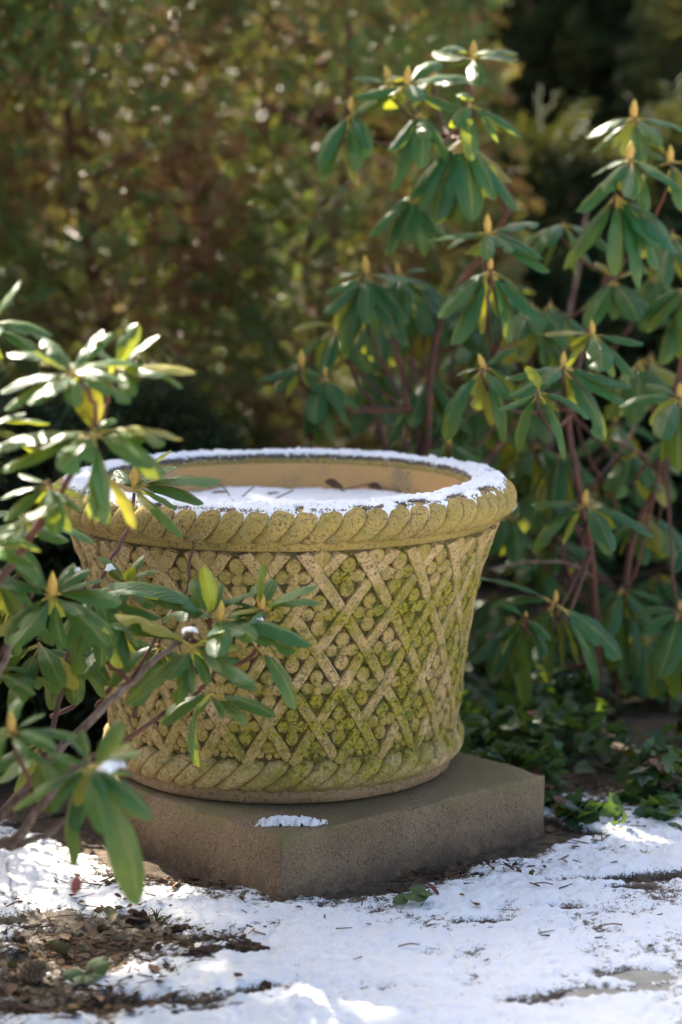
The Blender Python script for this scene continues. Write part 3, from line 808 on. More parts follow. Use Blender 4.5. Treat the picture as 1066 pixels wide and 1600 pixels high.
whorl(tall, 665, 672, 4.45, [], 6, 40, .11, bud=.034, stem_to=at(660, 800, 4.42))
whorl(tall, 830, 470, 4.34, [(800, 560, 0), (850, 570, .2), (880, 540, 0), (780, 540, .2)], 5, 50, .13, stem_to=N4)

# ---- broad rhododendron to the right
rightP = Vector((0.50, 4.30, 0.0))
rgt = thing('rhododendron', rightP, 'broad drooping rhododendron filling the right, its leaves overhanging the ivy', 'shrub')
Q1 = at(960, 430, 4.35); Q2 = at(900, 640, 4.2); Q3 = at(925, 860, 4.2); Q4 = at(1040, 700, 4.3)
limb(rgt, [rightP, at(925, 880, 4.22), at(905, 760, 4.20), at(890, 640, 4.22), at(930, 480, 4.30), at(960, 400, 4.32)], .012, .006, old=False)
limb(rgt, [rightP + Vector((.03, .02, 0)), at(985, 860, 4.35), at(1040, 720, 4.35), at(1075, 520, 4.35)], .010, .006, old=False)
limb(rgt, [at(925, 900, 4.22), at(885, 880, 4.16), at(830, 878, 4.10), at(765, 890, 4.02)], .005, .003, old=True, name='branch')
limb(rgt, [at(900, 920, 4.22), at(880, 870, 4.16), at(888, 830, 4.14)], .005, .004, old=False, name='branch')
limb(rgt, [at(985, 760, 4.3), at(1010, 715, 4.25), at(950, 685, 4.15)], .005, .003, old=False, name='branch')
whorl(rgt, 990, 180, 4.20, [(925, 238, .2), (1003, 255, -.7), (1072, 203, .3), (960, 230, .6), (1040, 240, .5)], 2, 25, .12, bud=.034, stem_to=Q1)
whorl(rgt, 984, 245, 4.12, [(985, 310, -1), (925, 275, .4), (1055, 290, .1, 'y'), (945, 262, .8), (1012, 330, -.6), (900, 330, .5)], 2, 25, .11, bud=.034, stem_to=Q1)
whorl(rgt, 1047, 250, 4.15, [(1085, 300, -.3), (1000, 235, .4), (1066, 330, -.5)], 3, 30, .11, bud=.032, stem_to=Q1)
whorl(rgt, 962, 300, 4.14, [(962, 432, -.3), (1012, 428, -.1), (905, 400, .1), (1048, 372, .1), (1060, 395, .2), (880, 420, .4), (935, 380, .4), (1000, 450, .3), (1030, 420, .3)], 2, 60, .15, stem_to=Q1)
whorl(rgt, 880, 345, 4.34, [(820, 380, .2), (850, 420, 0), (900, 430, .2)], 4, 40, .12, stem_to=Q1)
whorl(rgt, 958, 435, 4.25, [(920, 470, -.3), (1000, 470, 0), (930, 410, .4, 'y'), (1010, 420, .3, 'y'), (960, 500, -.4)], 4, 35, .12, stem_to=Q1)
whorl(rgt, 1075, 445, 4.20, [(1010, 520, 0), (1030, 570, -.2), (1060, 560, -.3), (1000, 500, .3)], 3, 45, .125, stem_to=Q4)
whorl(rgt, 755, 572, 3.92, [(695, 688, -.1), (714, 586, .2), (797, 625, -.6), (806, 545, .5), (775, 600, .6), (750, 640, .6), (768, 665, .4, 'y'), (790, 690, .5)], 1, 40, .13, bud=.028, budtilt=(-14, 0), stem_to=Q2)
whorl(rgt, 880, 568, 3.90, [(977, 628, -.1), (946, 686, -.2), (790, 590, .3), (832, 580, -.3), (905, 640, .6), (850, 600, -.7), (925, 640, .4), (800, 610, .6)], 1, 30, .13, bud=.026, stem_to=Q2)
whorl(rgt, 842, 610, 3.80, [(778, 640, -.2), (808, 706, -.2), (884, 718, -.2), (921, 654, 0), (825, 572, -.5)], 0, 40, .115, stem_to=Q2)
whorl(rgt, 926, 518, 4.00, [(1006, 536, .1), (993, 588, -.1), (848, 522, .2, 'y'), (922, 580, -.5), (960, 590, -.2), (895, 540, .6), (985, 605, .4)], 1, 35, .12, bud=.026, stem_to=Q2)
whorl(rgt, 1062, 618, 4.02, [(968, 636, .1), (1034, 722, -.2), (1060, 735, -.2), (1010, 600, .5), (1095, 700, 0), (1045, 700, .3)], 2, 40, .13, bud=.028, stem_to=Q4)
whorl(rgt, 914, 785, 3.98, [(830, 788, .2), (832, 862, -.1), (1022, 838, 0), (957, 868, -.3), (850, 830, .5), (880, 850, .6), (940, 850, .5)], 1, 40, .125, bud=.030, stem_to=Q3)
whorl(rgt, 868, 938, 3.92, [(750, 903, .1), (856, 1064, -.2), (936, 1080, -.2), (972, 1028, -.1), (768, 945, .4), (905, 1040, .5), (830, 1000, .6), (880, 1040, .5)], 0, 50, .135, bud=.024, stem_to=Q3)
whorl(rgt, 822, 962, 3.86, [(800, 1055, -.3), (860, 1000, -.5), (855, 1024, -.6), (775, 940, .2), (818, 1100, .3), (780, 1000, .5)], 0, 50, .105, bud=.014, stem_to=Q3)
whorl(rgt, 972, 915, 4.30, [(930, 960, 0), (1010, 970, 0), (950, 1050, .2), (1000, 1060, .1), (1035, 940, 0), (980, 1075, -.1)], 4, 50, .135, stem_to=Q4)
whorl(rgt, 1063, 950, 4.05, [(1005, 992, -.2), (1070, 1050, -.3), (1018, 1090, -.1), (1050, 1090, 0), (990, 960, .4), (1040, 1040, .3)], 3, 50, .13, bud=.02, stem_to=Q4)
whorl(rgt, 800, 960, 4.25, [(760, 1040, 0), (830, 1050, .1), (740, 1000, .2), (790, 1080, .2)], 5, 60, .125, stem_to=Q3)
whorl(rgt, 990, 700, 4.36, [], 8, 45, .125, stem_to=Q4)
whorl(rgt, 880, 700, 4.40, [], 7, 45, .125, stem_to=Q3)
whorl(rgt, 1010, 800, 4.45, [], 7, 45, .12, stem_to=Q4)
whorl(rgt, 1050, 360, 4.40, [], 6, 45, .13, stem_to=Q1)
whorl(rgt, 860, 470, 4.45, [], 7, 45, .13, stem_to=Q1)
whorl(rgt, 1000, 560, 4.45, [], 7, 45, .13, stem_to=Q4)

rf = random.Random(31)
for k in range(15):
    px, py = rf.uniform(640, 860), rf.uniform(400, 690); Y = rf.uniform(4.45, 4.7)
    whorl(tall, px, py, Y, [], 6, rf.uniform(35, 60), rf.uniform(.11, .14), stem_to=tallP + Vector((rf.uniform(-.05, .05), .05, at(px, py, Y).z * .6)), seed=k + 300)
for k in range(13):
    px, py = rf.uniform(780, 1090), (rf.uniform(380, 1060) if k < 5 else rf.uniform(680, 1050)); Y = rf.uniform(4.4, 4.7)
    whorl(rgt, px, py, Y, [], 6, rf.uniform(35, 65), rf.uniform(.11, .14), stem_to=rightP + Vector((rf.uniform(-.05, .05), .05, max(.1, at(px, py, Y).z * .6))), seed=k + 400)
# ---- darker rhododendron mass further back
backP = Vector((0.42, 5.0, 0.0))
back = thing('rhododendron', backP, 'shaded rhododendron standing behind the two budded ones', 'shrub')
rb = random.Random(5)
limb(back, [backP, backP + Vector((.05, .02, .5)), backP + Vector((.12, 0, 1.0))], .015, .006)
limb(back, [backP, backP + Vector((-.2, .05, .45)), backP + Vector((-.32, 0, .85))], .012, .005)
for k in range(37):
    px = rb.uniform(580, 1110); lo = 330 if px > 820 else 420
    py = rb.uniform(lo, 1060) if px > 720 else rb.uniform(430, 690)
    Y = rb.uniform(4.72, 5.05)
    if k % 2: px, py = rb.uniform(740, 1090), rb.uniform(640, 1040)
    whorl(back, px, py, Y, [], 8, rb.uniform(25, 60), rb.uniform(.11, .14), bud=.03 if rb.random() < .3 else 0,
          stem_to=backP + Vector((rb.uniform(-.15, .15), 0, max(.1, at(px, py, Y).z * .55))), seed=k + 900)

# ---- rhododendron in the left foreground
leftP = Vector((-0.62, 2.86, 0.0))
lft = thing('rhododendron', leftP, 'sprawling rhododendron reaching in front of the planter from the left', 'shrub')
A0 = at(0, 1335, 2.80)
limb(lft, [leftP, at(-40, 1345, 2.80), at(25, 1310, 2.76), at(62, 1262, 2.72), at(110, 1205, 2.70), at(140, 1190, 2.66)], .012, .005)
limb(lft, [at(10, 1325, 2.78), at(60, 1310, 2.76), at(110, 1275, 2.74), at(150, 1235, 2.72), at(150, 1196, 2.68)], .007, .004)
limb(lft, [leftP + Vector((0, .05, .02)), at(30, 1240, 2.9), at(130, 1135, 2.92), at(205, 1065, 2.95), at(262, 1015, 2.98), at(300, 992, 2.98)], .010, .005)
limb(lft, [at(70, 1215, 2.88), at(190, 1160, 2.95), at(255, 1115, 2.98), at(305, 1085, 3.0), at(335, 1050, 3.0)], .005, .0035, old=False)
limb(lft, [at(205, 1065, 2.95), at(265, 960, 3.05), at(290, 925, 3.1), at(302, 846, 3.12)], .004, .003, old=False)
limb(lft, [leftP + Vector((0, .08, .05)), at(-20, 1090, 2.9), at(30, 980, 2.88), at(60, 900, 2.86)], .008, .0045)
limb(lft, [leftP + Vector((0, .02, .1)), at(-60, 1000, 2.8), at(30, 870, 2.76), at(95, 770, 2.72), at(140, 690, 2.68), at(150, 640, 2.66), at(122, 585, 2.64)], .008, .0035, old=False)
limb(lft, [at(143, 700, 2.68), at(165, 640, 2.70), at(182, 575, 2.70)], .004, .0035, old=False)
limb(lft, [at(70, 1190, 2.95), at(120, 980, 3.05), at(170, 880, 3.12), at(198, 830, 3.15), at(210, 770, 3.16)], .005, .0035, old=False)
rl = random.Random(17)
for k, (px, py, Y) in enumerate([(60, 1000, 3.02), (120, 1000, 3.08), (20, 930, 3.0), (190, 985, 3.1), (40, 800, 2.92), (250, 1000, 3.08), (-10, 1040, 2.95), (-10, 880, 2.9), (60, 1160, 2.8)]):
    whorl(lft, px, py, Y, [], 7, rl.uniform(20, 50), rl.uniform(.095, .115), stem_to=at(px - 40, py + 120, Y + .03), seed=500 + k)
# top cluster, sunlit
whorl(lft, 112, 578, 2.64, [(205, 628, -.3), (12, 553, .1), (2, 612, 0), (8, 640, -.2), (68, 528, .6), (45, 632, -.5), (160, 516, .3), (118, 636, -.8), (55, 548, -.4), (175, 520, .6), (95, 610, -.6, 'y'), (65, 568, .8, 'y')], 2, 15, .088, stem_to=None)
whorl(lft, 183, 568, 2.70, [(248, 524, -.1), (306, 582, .1, 'y'), (286, 606, -.1), (216, 505, .5), (208, 620, -.6), (150, 540, .4)], 2, 10, .088, stem_to=None)
whorl(lft, 146, 672, 2.66, [(286, 686, .1, 'y'), (256, 745, -.2), (-10, 700, .1), (0, 735, -.2), (150, 815, -.5), (170, 800, -.2), (180, 655, .6), (75, 690, -.4), (145, 590, .5, 'y'), (120, 600, .6, 'y')], 2, 20, .105, stem_to=None)
whorl(lft, 150, 735, 2.68, [(166, 820, -.4), (125, 790, .1)], 0, 40, .085)
whorl(lft, 165, 730, 2.72, [(212, 826, 0, 'y')], 0, 40, .09)
whorl(lft, 75, 752, 2.72, [(35, 800, 0, 'y'), (60, 810, -.4, 'y'), (112, 830, -.3), (30, 740, .4), (20, 800, .2), (0, 780, .2)], 2, 35, .075, stem_to=at(40, 860, 2.76))
whorl(lft, 210, 756, 3.16, [(346, 752, .1), (318, 786, -.1), (267, 703, .2), (277, 728, -.3), (288, 838, -.1), (242, 795, -.6, 'y'), (176, 742, .4), (180, 735, .5)], 1, 20, .105, bud=.034, stem_to=None)
whorl(lft, -20, 500, 2.76, [(82, 524, 0), (60, 545, .2), (32, 438, 0), (5, 560, -.2), (65, 560, .3)], 2, 10, .085, stem_to=at(-60, 800, 2.8))
whorl(lft, -25, 660, 2.70, [(40, 645, 0), (78, 662, .1), (30, 690, -.2), (-5, 720, -.2)], 3, 20, .09, stem_to=at(-50, 850, 2.76))
whorl(lft, -15, 845, 2.66, [(92, 787, 0), (30, 850, -.4), (20, 880, -.3), (45, 830, -.5)], 2, 20, .09, stem_to=at(-50, 950, 2.76))
# middle spray in front of the planter
whorl(lft, 82, 925, 2.86, [(0, 835, -.1), (-10, 905, .1), (165, 905, .1), (60, 985, -.3), (98, 1012, -.5), (130, 960, -.6), (190, 942, -.1), (10, 990, -.2), (20, 870, .3), (140, 890, .3), (115, 880, .5)], 2, 25, .105, bud=.032, stem_to=None)
whorl(lft, 150, 925, 2.96, [(115, 1055, -.2), (160, 1040, -.3), (190, 1045, 0), (248, 935, -.1), (175, 1010, -.5), (205, 1050, .2), (130, 1000, -.2), (250, 965, -.2)], 1, 45, .115, stem_to=at(205, 1065, 2.95))
whorl(lft, 195, 905, 3.08, [(247, 892, -.2), (225, 868, .3), (170, 890, .2), (210, 885, -.8), (155, 870, .2)], 1, 20, .075, stem_to=at(190, 960, 3.06))
whorl(lft, 408, 948, 3.00, [(496, 914, .1), (412, 882, -.4), (430, 905, .5), (375, 960, -.7), (330, 935, .1), (390, 975, -.8), (395, 915, .6)], 0, 12, .088, bud=.030, stem_to=at(335, 1050, 3.0))
whorl(lft, 330, 962, 2.98, [(318, 886, -.2), (262, 935, 0), (300, 905, .4), (170, 912, .2), (345, 910, .3)], 0, -5, .10, stem_to=at(300, 1000, 2.98))
whorl(lft, 345, 965, 2.96, [(462, 1018, -.1), (488, 1008, .2), (420, 960, .5), (400, 1000, -.6)], 0, 20, .115, bud=.028, stem_to=at(300, 1000, 2.98))
whorl(lft, 398, 1000, 2.99, [(462, 1108, -.1)], 0, 20, .11)
whorl(lft, 300, 1005, 2.92, [(403, 1076, -.1), (275, 1102, -.2), (262, 1062, -.5), (172, 975, .1), (200, 985, .3), (300, 1085, -.3), (325, 1070, -.4), (360, 1040, -.2), (180, 960, -.2, 'y'), (350, 985, -.2), (375, 1030, .3)], 1, 30, .11, stem_to=None)
whorl(lft, 335, 1080, 3.0, [(388, 1133, -.1), (380, 1095, .1), (350, 1120, -.4), (300, 1120, .2)], 0, 35, .085)
whorl(lft, 298, 1100, 3.02, [(312, 1198, -.1), (280, 1130, .3)], 0, 50, .085)
# low cluster bottom left
whorl(lft, 18, 1138, 2.60, [(75, 1190, -.2), (-30, 1160, .1), (40, 1180, -.6), (70, 1115, .3), (-20, 1210, -.2), (90, 1150, .1), (30, 1090, .5)], 1, 20, .085, bud=.026, stem_to=at(30, 1240, 2.7))
whorl(lft, 143, 1192, 2.58, [(112, 1352, -.2), (218, 1412, -.1), (226, 1275, 0), (222, 1176, 0), (190, 1126, .2), (112, 1300, -.2), (105, 1150, .1), (60, 1235, 0), (20, 1265, -.1), (165, 1245, -.5), (128, 1140, .4), (118, 1260, -.3, 'y'), (208, 1160, -.3), (190, 1235, -.2), (85, 1180, -.2), (150, 1290, .2)], 1, 35, .095, stem_to=None)
limb(lft, [at(12, 1345, 2.70), at(15, 1375, 2.70), at(24, 1425, 2.71)], .0016, .001, old=False, name='twig')
# snow crumbs held by the leaves
for k, (px, py, Y, rx) in enumerate([(113, 890, 2.90, .012), (297, 984, 2.92, .011), (172, 886, 3.04, .007), (175, 1196, 2.55, .018), (405, 968, 2.97, .008)]):
    snow_patch('snow_crumb', at(px, py, Y), rx, rx * .7, .2 * k, .006, 'crumb of snow caught on the left rhododendron leaves', 40 + k, 18, 14, group='snow crumbs on leaves')

# ================================================================== HEDGE AND TREES BEHIND
# places where the sun comes through: openings in the crowns along the line to the sun
HOLES = [(at(100, 560, 2.64), .13), (at(215, 550, 2.70), .10), (at(30, 600, 2.64), .11), (at(150, 690, 2.66), .10), (at(30, 700, 2.66), .08), (at(270, 680, 2.66), .05), (at(40, 790, 2.70), .05),
         (gnd(100, 1350), .07), (gnd(40, 1400), .05), (gnd(230, 1325), .05), (gnd(270, 1395), .03), (gnd(510, 1478), .014), (gnd(590, 1490), .018), (gnd(545, 1575), .020),
         (gnd(990, 1318), .018), (gnd(60, 1500), .02), (gnd(985, 1165), .05), (gnd(900, 1130), .03),
         (at(690, 110, 4.2), .07), (at(990, 240, 4.12), .04), (at(775, 370, 4.0), .035), (gnd(260, 1395), .02)]
HC = np.array([tuple(h[0]) for h in HOLES]); HR = np.array([h[1] for h in HOLES]); SV = np.array(SUN)
def open_to_sun(P):
    """mask of points that may hold foliage"""
    ok = np.ones(len(P), bool)
    for c, r in zip(HC, HR):
        d = P - c; t = d @ SV; q = np.linalg.norm(d - t[:, None] * SV, axis=1)
        ok &= ~((t > .6) & (q < r + .035))
    return ok
def spray_shape(kind, rd):
    """flat little fan of scale-leaf blades; list of quads, tip along +y, unit length"""
    V = []; Fc = []
    def blade(x0, y0, x1, y1, w, z):
        n = len(V); dx, dy = x1 - x0, y1 - y0; l = math.hypot(dx, dy); px, py = -dy / l * w, dx / l * w
        mx, my = x0 * .45 + x1 * .55, y0 * .45 + y1 * .55
        V.extend([(x0, y0, z), (mx + px, my + py, z + .02), (x1, y1, z - .03), (mx - px, my - py, z + .02)]); Fc.append((n, n + 1, n + 2, n + 3))
    if kind == 'cedar':
        blade(0, 0, 0, 1, .05, 0)
        for k in range(4):
            y = .15 + .19 * k; l = .46 * (1 - .12 * k)
            for s in (-1, 1):
                blade(0, y, s * l * .75 + rd.uniform(-.05, .05), y + l * .7, .05, rd.uniform(-.06, .06))
    elif kind == 'yew':
        for k in range(6):
            y = .1 + .15 * k
            for s in (-1, 1): blade(0, y, s * .3 + rd.uniform(-.04, .04), y + .14, .045, rd.uniform(-.05, .05))
    else:
        for k in range(3):
            a = rd.uniform(-1, 1); blade(0, .2 * k, math.sin(a) * .55, .2 * k + math.cos(a) * .6, .16, rd.uniform(-.1, .1))
    return np.array(V), Fc
def tree(name, label, x, y, h, rad, n, mat, kind, size, seed, group=None, base=0.05, droop=.35, bark='bark', zfull=None, cat='tree', inner=.25, gaps=0.0, gap_size=.13):
    rd = random.Random(seed); rg = np.random.default_rng(seed)
    root = thing(name, (x, y, 0), label, cat, group)
    mb = MB(); tp = [Vector((0, 0, -.03))]
    for k in range(1, 7): tp.append(Vector((rd.uniform(-.09, .09), rd.uniform(-.09, .09), h * .97 * k / 6)))
    mb.tube(smooth_path(tp, 3), [max(.004, .019 * (h / 3.4) * (1 - .95 * i / 18)) for i in range(19)], 7)
    nl = 70
    for k in range(nl):
        z = base * h + (h * .95 - base * h) * (k / nl) ; a = k * 2.4 + rd.uniform(-.4, .4); l = rad * (1.05 - .75 * (z / h) ** 1.5) * rd.uniform(.6, 1)
        p = [Vector((0, 0, z)), Vector((math.cos(a) * l * .5, math.sin(a) * l * .5, z + l * .28)), Vector((math.cos(a + .2) * l, math.sin(a + .2) * l, z + l * .75))]
        mb.tube(smooth_path(p, 3), [.009, .008, .007, .006, .005, .004, .003], 4, cap=False)
    mb.build('trunk', M[bark], root)
    shapes = [spray_shape(kind, rd) for _ in range(5)]
    z = base * h + h * (1 - base) * rg.random(n) ** 1.0
    prof_r = rad * np.clip(1.08 - .8 * (z / h) ** 2.2, .08, 2) * (.86 + .28 * fbm(z * 2.3 + seed, z * 0 + seed, seed, 3))
    a = rg.random(n) * 2 * np.pi
    lump = .75 + .5 * fbm(np.cos(a) * 2.5 + seed * 3, z * 3.1 + np.sin(a) * 2.5, seed + 4, 3)
    rr = prof_r * lump * (inner + (1 - inner) * np.sqrt(rg.random(n)))
    P = np.stack([x + rr * np.cos(a), y + rr * np.sin(a), z], -1)
    ok = open_to_sun(P)
    fs = 1.0 / gap_size
    g3 = (vn(P[:, 0] * fs + seed, P[:, 2] * fs, 5) + vn(P[:, 1] * fs, P[:, 2] * fs + 7, 6) + vn(P[:, 0] * fs * 2.3, P[:, 2] * fs * 2.3 + P[:, 1], 8) * .8) / 2.8
    ok &= g3 > gaps
    P = P[ok]; a = a[ok]; rr = rr[ok]
    m = len(P); which = rg.integers(0, 5, m)
    AV_, AF = [], []
    cnt = 0
    az = a + rg.normal(0, .6, m); el = rg.normal(.25 - droop, .5, m)
    dy = np.stack([np.cos(az) * np.cos(el), np.sin(az) * np.cos(el), np.sin(el)], -1)
    nrm = rg.normal(0, 1, (m, 3)) * .8 + np.array([0, 0, .7]); dx = np.cross(dy, nrm); dx /= np.linalg.norm(dx, axis=1)[:, None] + 1e-9
    dz = np.cross(dx, dy); sc = size * rg.uniform(.7, 1.3, m)
    P = P - np.array([x, y, 0.0])
    for w in range(5):
        sel = np.nonzero(which == w)[0]; V, Fc = shapes[w]
        vv = P[sel, None, :] + sc[sel, None, None] * (V[None, :, 0:1] * dx[sel, None, :] + V[None, :, 1:2] * dy[sel, None, :] + V[None, :, 2:3] * dz[sel, None, :])
        nv = len(V); off = cnt + np.arange(len(sel))[:, None, None] * nv
        AV_.append(vv.reshape(-1, 3)); AF.append((np.array(Fc)[None] + off).reshape(-1, 4)); cnt += len(sel) * nv
    me = mesh_np('crown', np.concatenate(AV_), np.concatenate(AF), [M[mat]], smooth=False)
    link('crown', me, root)
    return root
CG = 'cedars of the hedge behind the planter'
for k, (x, y, h, r_, n) in enumerate([(-3.0, 5.5, 3.5, .60, 5500), (-2.35, 5.45, 3.4, .58, 6000), (-1.72, 5.5, 3.5, .54, 6500), (-1.12, 5.42, 3.3, .48, 6500), (-.60, 5.5, 3.4, .46, 6500), (-.06, 5.72, 3.2, .44, 7000)]):
    tree('cedar', 'cedar ending the hedge, its sprays behind the tall rhododendron' if k == 5 else 'cedar in the hedge with feathery brown-green sprays behind the planter', x, y, h, r_, int(n * 2.2), 'cedar', 'cedar', .066, 20 + k, CG, base=.03, gaps=.36, inner=.10)
YG = 'dark yews far behind the rhododendrons'
for k, (x, y, h, r_, n) in enumerate([(1.15, 8.6, 3.0, .85, 6000), (2.2, 8.4, 3.0, .9, 6000), (.45, 9.3, 2.9, .8, 5000), (1.55, 7.4, 2.5, .6, 5000), (.50, 6.3, 1.15, .48, 3500), (1.05, 6.1, 1.2, .5, 3500), (1.6, 6.0, 1.2, .5, 3000)]):
    if h < 1.5:
        tree('yew_bush', 'low yew bush hidden in the shade behind the shaded rhododendron', x, y, h, r_, n, 'dark_conifer', 'yew', .13, 60 + k, 'low yews behind the shaded rhododendron', base=.0, cat='shrub')
    else:
        tree('yew', 'dark green yew far behind the rhododendrons', x, y, h, r_, n, 'dark_conifer', 'yew', .2, 60 + k, YG, base=.02)
tree('yew', 'unseen dark yew added left of the left-hand rhododendron for shade', -1.55, 2.5, 2.3, .62, 6000, 'dark_conifer', 'yew', .16, 77, None, base=.02)  # added out of view to shade the plinth's left face
SG = 'low dark yews behind the left rhododendron'
for k, (x, y, h, r_, n) in enumerate([(-.62, 4.25, .62, .30, 2600), (-.95, 4.0, .75, .34, 2600), (-.45, 4.7, .6, .32, 2200)]):
    tree('yew_bush', 'low dark yew bush between the left rhododendron and the cedar hedge', x, y, h, r_, n, 'dark_conifer', 'yew', .09, 90 + k, SG, base=.0, cat='shrub')
BG = 'brown leaved beeches beyond the cedar hedge'
for k, (x, y, h, r_, n) in enumerate([(-.7, 10.6, 2.9, 1.0, 3800), (.1, 8.8, 2.6, .7, 3600), (-2.0, 10.2, 2.9, 1.1, 3800), (-3.9, 9.8, 2.9, 1.1, 2500), (3.6, 10.5, 3.2, 1.2, 3000)]):
    tree('beech', 'beech holding brown dead leaves beyond the cedar hedge', x, y, h, r_, n, 'brown_leaf', 'beech', .2, 80 + k, BG, base=.02)

# ================================================================== IVY AND LITTER
def ivy_field():
    rd = random.Random(3); mb = MB()
    OUT = [(0, 0), (.35, .05), (.62, .32), (.30, .45), (.28, .62), (0, 1.0), (-.28, .62), (-.30, .45), (-.62, .32), (-.35, .05)]
    n = 0
    while n < 2300:
        px = rd.uniform(720, 1150); py = rd.uniform(1040, 1312)
        if rd.random() < .12: px = rd.uniform(-40, 180); py = rd.uniform(1010, 1150)
        c = gnd(px, py)
        u = (c - cornF).dot(e1); v = (c - cornF).dot(e2)
        if -0.02 < u < side + .03 and v > -.05: continue
        lim = 1285 - (px - 860) * .02 + 16 * math.sin(px * .05)
        if px > 300 and py > lim and rd.random() < .93: continue
        dens = float(fbm(np.array([c.x * 7.0]), np.array([c.y * 7.0]), 9, 3)[0])
        if dens < .42: continue
        z = rd.uniform(.008, .05 + .06 * dens) if py < 1265 else rd.uniform(.006, .03)
        s = rd.uniform(.022, .045); a = rd.uniform(0, 6.28); tilt = rd.gauss(0, .5); t2 = rd.gauss(-.3, .4)
        Q = Quaternion((0, 0, 1), a) @ Quaternion((1, 0, 0), t2) @ Quaternion((0, 1, 0), tilt)
        pts = [Vector((c.x, c.y, z)) + Q @ Vector((x * s, (y - .3) * s, (.10 * abs(x) - .08 * y * y) * s)) for x, y in OUT]
        mb.add(pts, [(0, 1, 2, 3), (0, 3, 4, 5), (0, 5, 6, 7), (0, 7, 8, 9)]); n += 1
    me = mesh_np('ivy', mb.v, mb.f, [M['ivy']], smooth=False)
    tag(link('ivy', me), 'dark green ivy ground cover beneath the right rhododendron', 'ivy', kind='stuff')
ivy_field()
def litter_field():
    rd = random.Random(8); mb = MB(); spots = [(60, 1490, 130, 60, 330), (200, 1480, 110, 55, 220), (120, 1575, 190, 30, 300), (250, 1400, 200, 40, 60), (330, 1480, 80, 18, 120),
                                             (230, 1385, 110, 18, 160), (700, 1362, 150, 22, 150), (550, 1420, 300, 60, 22), (900, 1250, 200, 60, 350), (930, 1320, 160, 30, 30), (800, 1450, 320, 90, 22)]
    for (cx, cy, sx, sy, n) in spots:
        for _ in range(n):
            px, py = rd.gauss(cx, sx * .5), rd.gauss(cy, sy * .5)
            c = gnd(px, min(py, 1640)); u = (c - cornF).dot(e1); v = (c - cornF).dot(e2)
            if -.004 < u < side + .004 and -.004 < v < side + .004: continue
            z = ground_z(c.x, c.y) + .0015; a = rd.uniform(0, 6.28)
            if rd.random() < .45:
                l = rd.uniform(.008, .035); w = rd.uniform(.0006, .0014)      # needles and bits of twig
                d = Vector((math.cos(a), math.sin(a), rd.uniform(-.1, .15))); mb.tube([Vector((c.x, c.y, z)) - d * l * .5, Vector((c.x, c.y, z + .001)) + d * l * .5], [w, w * .6], 4)
            else:
                s = rd.uniform(.002, .0085); k = rd.randint(4, 6); Q = Quaternion((0, 0, 1), a) @ Quaternion((1, 0, 0), rd.gauss(0, .4))
                pts = [Vector((c.x, c.y, z + .001)) + Q @ Vector((math.cos(6.28 * i / k) * s * rd.uniform(.6, 1.2), math.sin(6.28 * i / k) * s * rd.uniform(.5, 1), rd.uniform(0, .35) * s)) for i in range(k)]
                mb.add(pts, [tuple(range(k))])
    tag(link('leaf_litter', mesh_np('leaf_litter', mb.v, mb.f, [M['litter']], smooth=False)), 'brown leaf scraps, needles and twig bits scattered over the snow', 'litter', kind='stuff')
litter_field()

def lobed_leaf(name, c, s, rot, mat, label, cat='leaf', tilt=(0, 0), group=None, curl=.35, ragged=.15, seed=0, aspect=.62):
    """fallen leaf, curled, with thickness"""
    rd = random.Random(seed); NL, NW = 9, 5; top = []
    for i in range(NL):
        t = i / (NL - 1); w = aspect * .5 * math.sin(math.pi * (t * .92 + .05)) ** .8
        for k in range(NW):
            q = -1 + 2 * k / (NW - 1); rg_ = 1 + rd.uniform(-ragged, ragged)
            top.append(Vector((q * w * rg_, t - .5, curl * (q * q * w * 1.3 + .5 * (t - .5) ** 2) + rd.uniform(-.02, .02))))
    bot = [v - Vector((0, 0, .02)) for v in top]; n = len(top)
    g = [tuple(q) for q in grid_faces(NL, NW)]; f = g + [tuple(n + i for i in q[::-1]) for q in g]
    mb = MB(); mb.add(top + bot, f); mb.tube([(0, -.5, 0), (.02, -.62, .03), (.0, -.75, .02)], [.016, .014, .012], 5)
    me = mesh_np(name, [v * s if isinstance(v, Vector) else Vector(v) * s for v in mb.v], mb.f, [mat])
    o = link(name, me); o.location = c; o.rotation_euler = (tilt[0], tilt[1], rot)
    return tag(o, label, cat, group)
def on_ground(px, py, dz=.004):
    c = gnd(px, py)
    for _ in range(3): c = gnd(px, py, ground_z(c.x, c.y))
    return Vector((c.x, c.y, ground_z(c.x, c.y) + dz))
FL = 'dead leaves around the pine cone'
for k, (px, py, s) in enumerate([(100, 1470, .04), (30, 1470, .045), (150, 1560, .045), (50, 1585, .05), (110, 1590, .045), (240, 1520, .035), (15, 1545, .05), (200, 1585, .04), (270, 1560, .035), (185, 1500, .03),
                                 (300, 1375, .035), (330, 1370, .03), (255, 1382, .03), (700, 1370, .02), (860, 1300, .035), (985, 1240, .04), (930, 1205, .035)]):
    lobed_leaf('fallen_leaf', on_ground(px, py, .004), s * .68, random.uniform(0, 6.28), M['dead'], 'brown dead leaf caught among the ivy' if k > 13 else 'curled brown dead leaf on the bare soil along the plinth' if k > 9 else 'curled brown dead leaf in the litter around the pine cone', group='dead leaves among the ivy' if k > 13 else 'dead leaves along the plinth' if k > 9 else FL, seed=k, tilt=(random.uniform(-.4, .4), random.uniform(-.4, .4)))
lobed_leaf('fallen_leaf', on_ground(92, 1500, .014), .040, 2.9, M['dead_olive'], 'olive-brown dead leaf standing upright beside the pine cone', tilt=(.8, .35), seed=50, aspect=.7, ragged=.3)
lobed_leaf('fallen_leaf', on_ground(172, 1428, .006), .03, .4, M['dead_olive'], 'small olive leaf on the snow under the left rhododendron', tilt=(.5, .2), seed=51)
